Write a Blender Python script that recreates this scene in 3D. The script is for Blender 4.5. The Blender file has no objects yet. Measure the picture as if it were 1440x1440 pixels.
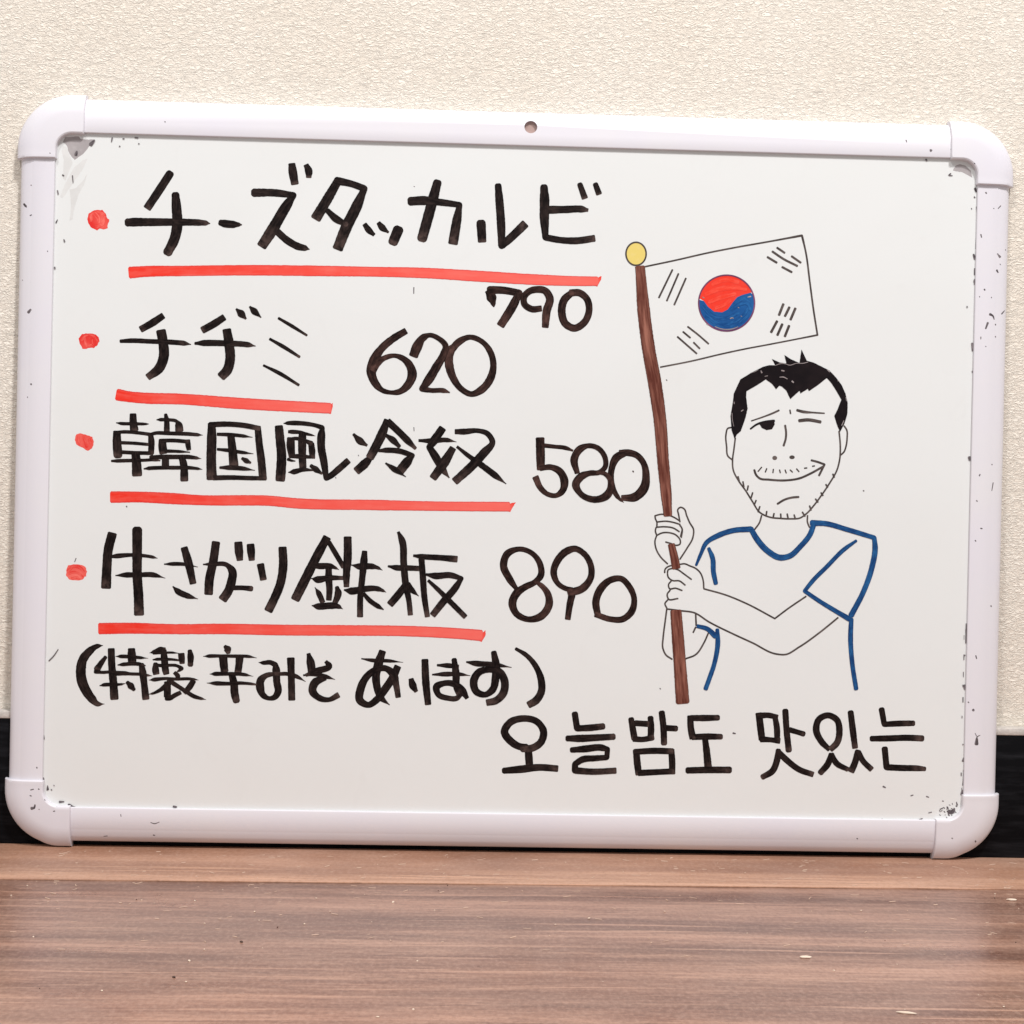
import bpy, bmesh, math, random
from mathutils import Vector, Matrix, noise as mnoise

scene = bpy.context.scene
col = scene.collection
random.seed(7)

# ------------------------------------------------------------------ camera
cam_data = bpy.data.cameras.new("camera")
cam_data.lens = 60
cam_data.sensor_width = 36
cam_data.clip_start = 0.01
cam_data.clip_end = 50
cam = bpy.data.objects.new("camera", cam_data)
cam.matrix_world = Matrix([[0.999129, -0.021458, -0.035791, 0.262286], [-0.035081, 0.032605, -0.998852, -1.022923], [0.022601, 0.999238, 0.031824, 0.239945], [0.0, 0.0, 0.0, 1.0]])
col.objects.link(cam)
scene.camera = cam

# ------------------------------------------------------------------ room light
world = bpy.data.worlds.new("World")
scene.world = world
world.use_nodes = True
bg = world.node_tree.nodes["Background"]
bg.inputs[0].default_value = (1.0, 0.975, 0.965, 1)
bg.inputs[1].default_value = 0.47

def lamp(name, loc, target, size, power, color):
    d = bpy.data.lights.new(name, 'AREA')
    d.shape = 'DISK'; d.size = size; d.energy = power; d.color = color
    o = bpy.data.objects.new(name, d)
    o.location = loc
    o.rotation_euler = (Vector(target) - Vector(loc)).to_track_quat('-Z', 'Y').to_euler()
    col.objects.link(o)
lamp("ceiling_lamp", (0.80, -1.38, 2.30), (0.32, 0.0, 0.25), 0.27, 51.5, (1.0, 0.98, 0.968))
lamp("second_ceiling_lamp", (-0.50, -1.75, 2.35), (0.25, 0.0, 0.25), 0.40, 23.0, (1.0, 0.98, 0.968))
scene.view_settings.view_transform = 'Standard'
scene.view_settings.look = 'None'
scene.view_settings.exposure = 0.05
scene.view_settings.gamma = 1.0

# ------------------------------------------------------------------ node helper
class N:
    def __init__(self, name):
        self.m = bpy.data.materials.new(name)
        self.m.use_nodes = True
        self.t = self.m.node_tree
        self.b = self.t.nodes["Principled BSDF"]
    def n(self, typ, ins=None, **kw):
        o = self.t.nodes.new(typ)
        for k, v in kw.items(): setattr(o, k, v)
        for k, v in (ins or {}).items():
            if isinstance(v, bpy.types.NodeSocket): self.t.links.new(v, o.inputs[k])
            else: o.inputs[k].default_value = v
        return o
    def math(self, op, a, b=0.0, c=0.0, clamp=False):
        return self.n('ShaderNodeMath', {0: a, 1: b, 2: c}, operation=op, use_clamp=clamp).outputs[0]
    def mix(self, f, a, b, typ='MIX'):
        o = self.t.nodes.new('ShaderNodeMix'); o.data_type = 'RGBA'; o.blend_type = typ
        for k, v in ((0, f), (6, a), (7, b)):
            if isinstance(v, bpy.types.NodeSocket): self.t.links.new(v, o.inputs[k])
            else: o.inputs[k].default_value = v
        return o.outputs[2]
    def mr(self, v, a, b, c=0.0, d=1.0):
        return self.n('ShaderNodeMapRange', {0: v, 1: a, 2: b, 3: c, 4: d}).outputs[0]
    def noise(self, vec, scale, detail=2.0, rough=0.5, dist=0.0):
        return self.n('ShaderNodeTexNoise', {'Vector': vec, 'Scale': scale, 'Detail': detail, 'Roughness': rough, 'Distortion': dist}).outputs[0]
    def obj(self):
        return self.n('ShaderNodeTexCoord').outputs['Object']
    def scale(self, v, s, loc=(0, 0, 0), rot=(0, 0, 0)):
        return self.n('ShaderNodeMapping', {'Vector': v, 'Scale': s, 'Location': loc, 'Rotation': rot}).outputs[0]
    def bump(self, h, strength, dist, normal=None):
        ins = {'Height': h, 'Strength': strength, 'Distance': dist}
        if normal: ins['Normal'] = normal
        return self.n('ShaderNodeBump', ins).outputs[0]
    def set(self, **kw):
        names = dict(color='Base Color', rough='Roughness', spec='Specular IOR Level', coat='Coat Weight', coatr='Coat Roughness', normal='Normal', metal='Metallic', ior='IOR')
        for k, v in kw.items():
            s = self.b.inputs[names[k]]
            if isinstance(v, bpy.types.NodeSocket): self.t.links.new(v, s)
            else: s.default_value = v
        return self.m
def C(r, g, b): return (r, g, b, 1)
MAT = {}

# wall covering: cream, embossed with fine crinkles
k = N('cream_embossed_wallpaper')
o = k.obj()
v1 = k.scale(o, (275, 275, 560), rot=(0, 0.2, 0))
warp = k.noise(k.scale(o, (90, 90, 90)), 1, 2)
h1 = k.noise(v1, 1.0, 3, 0.55, 1.1)
r1 = k.math('ABSOLUTE', k.math('SUBTRACT', h1, 0.5))
r1 = k.mr(r1, 0.0, 0.16)
h2 = k.noise(k.scale(o, (560, 560, 760)), 1.0, 2, 0.6, 0.6)
h = k.math('ADD', k.math('MULTIPLY', r1, 0.75), k.math('MULTIPLY', h2, 0.4))
tone = k.noise(k.scale(o, (12, 12, 12)), 1, 3)
c = k.mix(k.mr(tone, 0.3, 0.7), C(0.86, 0.795, 0.70), C(0.885, 0.83, 0.745))
c = k.mix(k.mr(r1, 0.0, 0.5, 0.22, 0.0), c, C(0.62, 0.49, 0.37))
MAT['wall'] = k.set(color=c, rough=0.9, spec=0.06, normal=k.bump(h, 1.0, 0.00052))

# dark baseboard
k = N('black_baseboard_laminate')
o = k.obj()
s = k.noise(k.scale(o, (30, 30, 240)), 1, 4, 0.65)
c = k.mix(k.mr(s, 0.45, 0.8), C(0.004, 0.004, 0.005), C(0.018, 0.018, 0.021))
MAT['baseboard'] = k.set(color=c, rough=0.55, spec=0.06, normal=k.bump(s, 0.2, 0.0004))
k = N('grey_trim_bead')
s = k.noise(k.scale(k.obj(), (300, 300, 600)), 1, 3, 0.6)
MAT['trim'] = k.set(color=k.mix(k.mr(s, 0.3, 0.7), C(0.45, 0.42, 0.39), C(0.62, 0.58, 0.54)), rough=0.5)

# wood grain laminate
def wood(name, dark, mid, lite, off, veil, rough, band=None):
    k = N(name)
    o = k.obj()
    bend = k.noise(k.scale(o, (2.2, 6, 1)), 1, 2)
    b = k.n('ShaderNodeCombineXYZ', {0: 0.0, 1: k.math('MULTIPLY', k.math('SUBTRACT', bend, 0.5), 0.02), 2: 0.0}).outputs[0]
    vec = k.n('ShaderNodeVectorMath', {0: o, 1: b}, operation='ADD').outputs[0]
    broad = k.noise(k.scale(vec, (1.6, 34, 1), off), 1, 3, 0.6)
    med = k.noise(k.scale(vec, (8, 120, 1), off), 1, 5, 0.72, 0.3)
    fine = k.noise(k.scale(vec, (38, 330, 1), off), 1, 5, 0.78, 0.5)
    pores = k.noise(k.scale(vec, (90, 420, 1), off), 1, 3, 0.7)
    patch = k.noise(k.scale(vec, (9, 22, 1), off), 1, 3, 0.6)
    g = k.math('ADD', k.math('MULTIPLY', broad, 0.75), k.math('ADD', k.math('MULTIPLY', med, 0.32), k.math('MULTIPLY', k.math('SUBTRACT', fine, 0.28), 0.3)))
    c = k.mix(k.mr(g, 0.48, 0.70), dark, lite)
    c = k.mix(k.mr(med, 0.40, 0.66, 0.6, 0.0), c, mid)
    c = k.mix(k.math('MULTIPLY', k.mr(pores, 0.56, 0.66, 0, 0.55), k.mr(patch, 0.4, 0.6)), c, dark)
    c = k.mix(k.math('MULTIPLY', k.mr(fine, 0.58, 0.70, 0, 0.40), k.mr(patch, 0.62, 0.42)), c, lite)
    # thin pale lines in the print
    ln = k.noise(k.scale(vec, (5, 170, 1), (5, 3, 0)), 1, 2, 0.5)
    c = k.mix(k.mr(ln, 0.62, 0.66, 0, 0.7), c, lite)
    if band:
        yy = k.n('ShaderNodeSeparateXYZ', {0: vec}).outputs[1]
        yy = k.math('ADD', yy, k.math('MULTIPLY', k.math('SUBTRACT', fine, 0.5), 0.02))
        c = k.mix(k.mr(yy, band - 0.006, band + 0.006, 0.0, 0.55), c, mid)
        c = k.mix(k.math('MULTIPLY', k.mr(yy, band - 0.006, band + 0.006), k.mr(patch, 0.35, 0.65, 0.0, 0.7)), c, dark)
    # dry film of dust and wipe marks
    sm = k.noise(k.scale(o, (9, 14, 1)), 1, 4, 0.6, 0.8)
    c = k.mix(k.mr(sm, 0.35, 0.75, 0.0, veil), c, C(0.62, 0.50, 0.44))
    gr = k.noise(k.scale(o, (420, 260, 1)), 1, 3, 0.7)
    c = k.mix(k.mr(gr, 0.5, 0.8, 0.0, 0.45), c, C(0.50, 0.33, 0.26))
    c = k.mix(k.mr(gr, 0.5, 0.25, 0.0, 0.35), c, dark)
    r = k.mr(sm, 0.3, 0.7, rough - 0.05, rough + 0.09)
    return k.set(color=c, rough=r, spec=0.5, normal=k.bump(fine, 0.12, 0.0002))
MAT['wood'] = wood('brown_grey_wood_laminate', C(0.082, 0.031, 0.020), C(0.21, 0.092, 0.061), C(0.46, 0.255, 0.178), (0, 0, 0), 0.16, 0.30)
MAT['wood_strip'] = wood('warm_brown_wood_strip', C(0.21, 0.095, 0.055), C(0.36, 0.18, 0.11), C(0.60, 0.34, 0.22), (3, 7, 0), 0.15, 0.50, -0.040)

# whiteboard face and frame
k = N('white_enamel_panel')
o = k.obj()
n1 = k.noise(k.scale(o, (6, 9, 1)), 1, 4, 0.55, 0.4)
n2 = k.noise(k.scale(o, (60, 45, 1)), 1, 3, 0.6, 1.0)
c = k.mix(k.mr(n1, 0.35, 0.7), C(0.732, 0.745, 0.738), C(0.748, 0.765, 0.762))
c = k.mix(k.mr(n2, 0.60, 0.8, 0, 0.10), c, C(0.62, 0.61, 0.60))
MAT['panel'] = k.set(color=c, rough=k.mr(n1, 0.3, 0.7, 0.19, 0.28), spec=0.3, normal=k.bump(n1, 0.05, 0.002))
k = N('white_lavender_plastic')
o = k.obj()
n1 = k.noise(k.scale(o, (14, 14, 14)), 1, 4, 0.6)
n2 = k.noise(k.scale(o, (900, 900, 300)), 1, 3, 0.6)
c = k.mix(k.mr(n1, 0.3, 0.7), C(0.715, 0.695, 0.755), C(0.73, 0.715, 0.745))
c = k.mix(k.mr(n2, 0.70, 0.8, 0, 0.25), c, C(0.5, 0.45, 0.45))
MAT['plastic'] = k.set(color=c, rough=0.40, spec=0.38, normal=k.bump(n1, 0.06, 0.001))

def ink(name, base, thin, edge, end_amt, streak, rough, fade=None, edge_amt=0.5, spec=0.2, iso=1.0, along=0.22, across=4.5):
    k = N(name)
    uv = k.n('ShaderNodeUVMap', uv_map='stroke').outputs[0]
    t2 = k.n('ShaderNodeUVMap', uv_map='progress').outputs[0]
    su = k.n('ShaderNodeSeparateXYZ', {0: uv}); st = k.n('ShaderNodeSeparateXYZ', {0: t2})
    u, v, t, sd = su.outputs[0], su.outputs[1], st.outputs[0], st.outputs[1]
    vec = k.n('ShaderNodeCombineXYZ', {0: k.math('MULTIPLY', u, along), 1: k.math('MULTIPLY', v, across), 2: k.math('MULTIPLY', sd, 37.0)}).outputs[0]
    s1 = k.noise(vec, 1, 3, 0.6)
    ob = k.obj()
    s2 = k.noise(k.scale(ob, (210, 210, 1)), 1, 3, 0.6)
    s3 = k.noise(k.scale(ob, (55, 55, 1)), 1, 2, 0.5)
    f = k.math('MULTIPLY', k.mr(s1, 0.42, 0.72), streak)
    f = k.math('ADD', f, k.math('MULTIPLY', k.mr(s2, 0.5, 0.78), streak * 0.45 * iso))
    f = k.math('ADD', f, k.math('MULTIPLY', k.mr(s3, 0.48, 0.7), streak * 0.5 * iso))
    e = k.math('MULTIPLY', k.mr(t, 0.80, 0.96), k.mr(s2, 0.35, 0.6))
    f = k.math('ADD', f, k.math('MULTIPLY', e, end_amt), clamp=True)
    bc = base
    if fade:
        bc = k.mix(k.math('POWER', k.mr(t, 0.10, 0.95), 0.8), base, fade)
    c = k.mix(f, bc, thin)
    ev = k.math('ABSOLUTE', k.math('SUBTRACT', k.math('MULTIPLY', v, 2.0), 1.0))
    c = k.mix(k.mr(ev, 0.72, 0.95, 0, edge_amt), c, edge)
    MAT[name] = k.set(color=c, rough=rough, spec=spec, normal=k.bump(s2, 0.1, 0.0003))
ink('black_ink', C(0.004, 0.002, 0.002), C(0.075, 0.048, 0.042), C(0.004, 0.003, 0.003), 0.8, 0.30, 0.5, spec=0.1)
ink('price_ink', C(0.007, 0.003, 0.0025), C(0.11, 0.055, 0.045), C(0.005, 0.003, 0.003), 0.5, 0.40, 0.5, spec=0.1)
ink('hair_ink', C(0.004, 0.0025, 0.004), C(0.05, 0.03, 0.03), C(0.01, 0.007, 0.007), 0.0, 0.22, 0.45, None, 0.0, spec=0.12)
ink('pen_ink', C(0.035, 0.026, 0.024), C(0.15, 0.12, 0.11), C(0.06, 0.05, 0.05), 0.2, 0.7, 0.5, None, 0.2)
ink('gap_ink', C(0.22, 0.18, 0.18), C(0.5, 0.45, 0.45), C(0.2, 0.16, 0.16), 0.0, 0.7, 0.5)
ink('speck_ink', C(0.045, 0.036, 0.042), C(0.24, 0.21, 0.22), C(0.20, 0.17, 0.18), 0.3, 0.9, 0.6)
ink('red_speck_ink', C(0.35, 0.06, 0.07), C(0.2, 0.08, 0.09), C(0.3, 0.1, 0.1), 0.3, 0.9, 0.6)
ink('scrape_grey', C(0.36, 0.33, 0.335), C(0.50, 0.47, 0.47), C(0.4, 0.37, 0.38), 0.0, 0.9, 0.5, None, 0.0)
ink('scrape_pale', C(0.62, 0.62, 0.61), C(0.72, 0.72, 0.71), C(0.6, 0.6, 0.6), 0.0, 0.9, 0.5, None, 0.0)
ink('red_ink', C(0.80, 0.032, 0.016), C(0.86, 0.22, 0.18), C(0.62, 0.055, 0.05), 0.0, 0.30, 0.38, C(0.85, 0.135, 0.11), 0.75, across=3.0, along=0.05)
ink('bullet_red', C(0.70, 0.022, 0.018), C(0.88, 0.20, 0.16), C(0.7, 0.03, 0.03), 0.0, 0.75, 0.38, None, 0.45)
ink('red_fill', C(0.80, 0.040, 0.020), C(0.72, 0.10, 0.08), C(0.7, 0.05, 0.05), 0.0, 0.6, 0.4, None, 0.0)
ink('blue_fill', C(0.002, 0.062, 0.24), C(0.02, 0.13, 0.36), C(0.01, 0.03, 0.15), 0.0, 0.65, 0.4, None, 0.0)
ink('red_scribble', C(0.80, 0.045, 0.022), C(0.86, 0.12, 0.08), C(0.66, 0.035, 0.03), 0.3, 0.7, 0.4, None, 0.5)
ink('blue_scribble', C(0.002, 0.055, 0.21), C(0.02, 0.14, 0.38), C(0.004, 0.030, 0.15), 0.3, 0.8, 0.4, None, 0.6)
ink('yellow_fill', C(0.72, 0.56, 0.10), C(0.78, 0.64, 0.28), C(0.7, 0.5, 0.1), 0.0, 0.7, 0.4, None, 0.0)
ink('purple_ink', C(0.12, 0.03, 0.08), C(0.3, 0.10, 0.2), C(0.12, 0.04, 0.1), 0.0, 0.6, 0.4, None, 0.2)
ink('blue_ink', C(0.004, 0.038, 0.145), C(0.02, 0.13, 0.33), C(0.006, 0.018, 0.07), 0.0, 0.75, 0.4, None, 0.65)
ink('brown_ink', C(0.10, 0.024, 0.015), C(0.33, 0.135, 0.095), C(0.09, 0.035, 0.025), 0.0, 1.0, 0.45, None, 0.8, iso=0.15, along=0.035, across=3.0)

# ------------------------------------------------------------------ object helpers
def mesh_obj(name, bm, mat, parent=None, smooth=40, **props):
    me = bpy.data.meshes.new(name)
    bm.normal_update()
    bm.to_mesh(me); bm.free()
    me.materials.append(MAT[mat] if isinstance(mat, str) else mat)
    if smooth:
        for p in me.polygons: p.use_smooth = True
        me.set_sharp_from_angle(angle=math.radians(smooth))
    o = bpy.data.objects.new(name, me)
    col.objects.link(o)
    if parent is not None: o.parent = parent
    for a, b in props.items():
        if b: o[a] = b
    return o
def box(bm, x0, x1, y0, y1, z0, z1, bev=0.0):
    vs = [bm.verts.new(p) for p in ((x0,y0,z0),(x1,y0,z0),(x1,y1,z0),(x0,y1,z0),(x0,y0,z1),(x1,y0,z1),(x1,y1,z1),(x0,y1,z1))]
    fs = [bm.faces.new([vs[i] for i in q]) for q in ((3,2,1,0),(4,5,6,7),(0,1,5,4),(1,2,6,5),(2,3,7,6),(3,0,4,7))]
    if bev:
        es = {e for f in fs for e in f.edges}
        bmesh.ops.bevel(bm, geom=list(es), offset=bev, segments=2, affect='EDGES', profile=0.5)

WY = 0.0222   # wall surface
# ------------------------------------------------------------------ wall
bm = bmesh.new(); box(bm, -0.75, 1.35, WY, WY + 0.06, -0.03, 1.15)
wall = mesh_obj('wall', bm, 'wall', smooth=0, kind='structure', label='cream embossed wallpapered wall behind the whiteboard')
bm = bmesh.new(); box(bm, -0.75, 1.35, 0.0118, WY, 0.0, 0.0759, 0.0006)
mesh_obj('baseboard', bm, 'baseboard', wall)
bm = bmesh.new(); box(bm, -0.75, 1.35, 0.0113, WY, 0.0759, 0.0804, 0.0009)
mesh_obj('trim_bead', bm, 'trim', wall)

# ------------------------------------------------------------------ tabletop
bm = bmesh.new(); box(bm, -0.75, 1.35, -0.47, WY, -0.034, -0.0006, 0.0015)
table = mesh_obj('tabletop', bm, 'wood', smooth=30)
table['label'] = 'brown grey wood-grain tabletop the whiteboard stands on'
table['category'] = 'tabletop'
bm = bmesh.new()
x0, x1 = -0.75, 1.35
def ys(x): return -0.0736 + x * 0.0132
q = [(x0, ys(x0)), (x1, ys(x1)), (x1, 0.0117), (x0, 0.0117)]
bt = [bm.verts.new((a, b, -0.0005)) for a, b in q]; tp = [bm.verts.new((a, b, 0.0)) for a, b in q]
bm.faces.new(tp)
for i in range(4): bm.faces.new([bt[i], bt[(i+1) % 4], tp[(i+1) % 4], tp[i]])
mesh_obj('back_strip', bm, 'wood_strip', table, smooth=0, label='warmer brown strip along the wall side')

# ------------------------------------------------------------------ whiteboard
board = bpy.data.objects.new('whiteboard', None)
board.location = (0, 0, 0.00335)
board.rotation_euler = (math.radians(90 - 1.5), 0, 0)
board.empty_display_size = 0.05
col.objects.link(board)
board['label'] = 'small white framed whiteboard with a hand-written Japanese menu and a drawn man holding a flag'
board['category'] = 'whiteboard'
W, H, RW = 600.0, 446.5, 21.6
mm = 0.001
bm = bmesh.new(); box(bm, 15*mm, (W-15)*mm, 15*mm, (H-15)*mm, -8*mm, -2.2*mm)
mesh_obj('panel', bm, 'panel', board, smooth=0)
bm = bmesh.new(); box(bm, 15.5*mm, (W-15.5)*mm, 15.5*mm, (H-15.5)*mm, -9.6*mm, -8.02*mm)
MAT['backing'] = N('grey_backing_sheet').set(color=C(0.3, 0.3, 0.3), rough=0.7)
mesh_obj('backing_sheet', bm, 'backing', board, smooth=0)

PROF = [(RW, -2.18), (RW, -0.6), (RW-0.25, -0.2), (RW-0.8, 0.0), (15.0, -0.3), (9.2, -0.62), (8.6, -0.95), (8.0, -1.05), (6.2, -1.75), (4.4, -2.4), (2.8, -3.3), (1.4, -4.6), (0.5, -6.0), (0.0, -8.2), (0.0, -10.0), (RW-1, -10.0), (RW-1, -8.2), (14.9, -8.2), (14.9, -2.18)]
def rail(fx, l0, l1, name='frame_rail', segs=30, **kw):
    bm = bmesh.new()
    rings = []
    for i in range(segs + 1):
        l = l0 + (l1 - l0) * i / segs
        rings.append([bm.verts.new(Vector(fx(l, s, z)) * mm) for s, z in PROF])
    n = len(PROF)
    for i in range(segs):
        for j in range(n):
            bm.faces.new([rings[i][j], rings[i][(j+1) % n], rings[i+1][(j+1) % n], rings[i+1][j]])
    bm.faces.new(rings[0]); bm.faces.new(rings[-1][::-1])
    bmesh.ops.recalc_face_normals(bm, faces=bm.faces)
    return mesh_obj(name, bm, 'plastic', board, smooth=28, **kw)
HX, HY = 305.5, 436.3
top = rail(lambda l, s, z: (l, H - s, z), 31, W - 31, segs=1)
rail(lambda l, s, z: (l, s, z), 31, W - 31)
rail(lambda l, s, z: (s, l, z), 31, H - 31)
rail(lambda l, s, z: (W - s, l, z), 31, H - 31)
# screw hole through the top rail
cb = bmesh.new()
bmesh.ops.create_cone(cb, cap_ends=True, segments=28, radius1=3.9*mm, radius2=3.9*mm, depth=16*mm, matrix=Matrix.Translation((HX*mm, HY*mm, 4.4*mm)))
cme = bpy.data.meshes.new('cut'); cb.to_mesh(cme); cb.free()
cut = bpy.data.objects.new('cut', cme); col.objects.link(cut); cut.parent = board
mod = top.modifiers.new('hole', 'BOOLEAN'); mod.object = cut; mod.operation = 'DIFFERENCE'; mod.solver = 'EXACT'
bpy.context.view_layer.update()
dg = bpy.context.evaluated_depsgraph_get()
nm = bpy.data.meshes.new_from_object(top.evaluated_get(dg))
top.modifiers.clear(); top.data = nm; nm.name = 'frame_rail'
bpy.data.objects.remove(cut)
for p in nm.polygons: p.use_smooth = True
nm.set_sharp_from_angle(angle=math.radians(28))
hb = bmesh.new()
bmesh.ops.create_circle(hb, cap_ends=True, segments=28, radius=3.88*mm, matrix=Matrix.Translation((HX*mm, HY*mm, -3.5*mm)))
MAT['hole'] = N('shade_toned_brown_back').set(color=C(0.40, 0.28, 0.25), rough=0.8)  # brown hollow back, with the shade inside the hole put into its colour
mesh_obj('hole_floor', hb, 'hole', top, smooth=0)

# corner caps
CP = [(0.0, -2.19), (0.0, 0.85), (0.012, 1.5), (0.04, 1.95), (0.09, 1.95), (0.30, 1.7), (0.50, 1.35), (0.58, 1.1), (0.66, 0.6), (0.74, -0.1), (0.82, -1.1), (0.89, -2.2), (0.95, -3.4), (0.985, -5.6), (1.0, -8.0), (1.0, -10.2)]
def cap(fx, drop=1.0):
    o_, wi, ri, R = 2.2, RW + 0.9, 9.5, 33.5
    A_, B_ = 38.6, 37.4
    st = [((A_, -o_), (A_, wi), -0.45), ((A_-0.5, -o_), (A_-0.5, wi), 0.0), ((A_-1.6, -o_), (A_-1.6, wi), 0.06), ((A_-2.4, -o_), (A_-2.4, wi), 0.0)]
    na = 22
    oc = (R - o_, R - o_); ic = (wi + ri, wi + ri)
    for i in range(na + 1):
        a = math.radians(90 * i / na)
        st.append(((oc[0] - R*math.sin(a), oc[1] - R*math.cos(a)), (ic[0] - ri*math.sin(a), ic[1] - ri*math.cos(a)), 0.0))
    st += [((-o_, B_-2.4), (wi, B_-2.4), 0.0), ((-o_, B_-1.6), (wi, B_-1.6), 0.06), ((-o_, B_-0.5), (wi, B_-0.5), 0.0), ((-o_, B_), (wi, B_), -0.45)]
    bm = bmesh.new(); rings = []
    for (ox, oy), (ix, iy), dz in st:
        r = []
        for s, z in CP:
            y1 = oy * drop if oy < 0 else oy
            x = ix + (ox - ix) * s; y = iy + (y1 - iy) * s
            r.append(bm.verts.new(Vector(fx(x, y, z + (dz if z > -2.1 else 0))) * mm))
        rings.append(r)
    n = len(CP)
    for i in range(len(rings) - 1):
        for j in range(n):
            bm.faces.new([rings[i][j], rings[i][(j+1) % n], rings[i+1][(j+1) % n], rings[i+1][j]])
    bm.faces.new(rings[0]); bm.faces.new(rings[-1][::-1])
    bmesh.ops.recalc_face_normals(bm, faces=bm.faces)
    mesh_obj('corner_cap', bm, 'plastic', board, smooth=32)
cap(lambda x, y, z: (x, H - y, z))
cap(lambda x, y, z: (W - x, H - y, z))
cap(lambda x, y, z: (x, y, z), 1.5)
cap(lambda x, y, z: (W - x, y, z), 1.5)

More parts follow.
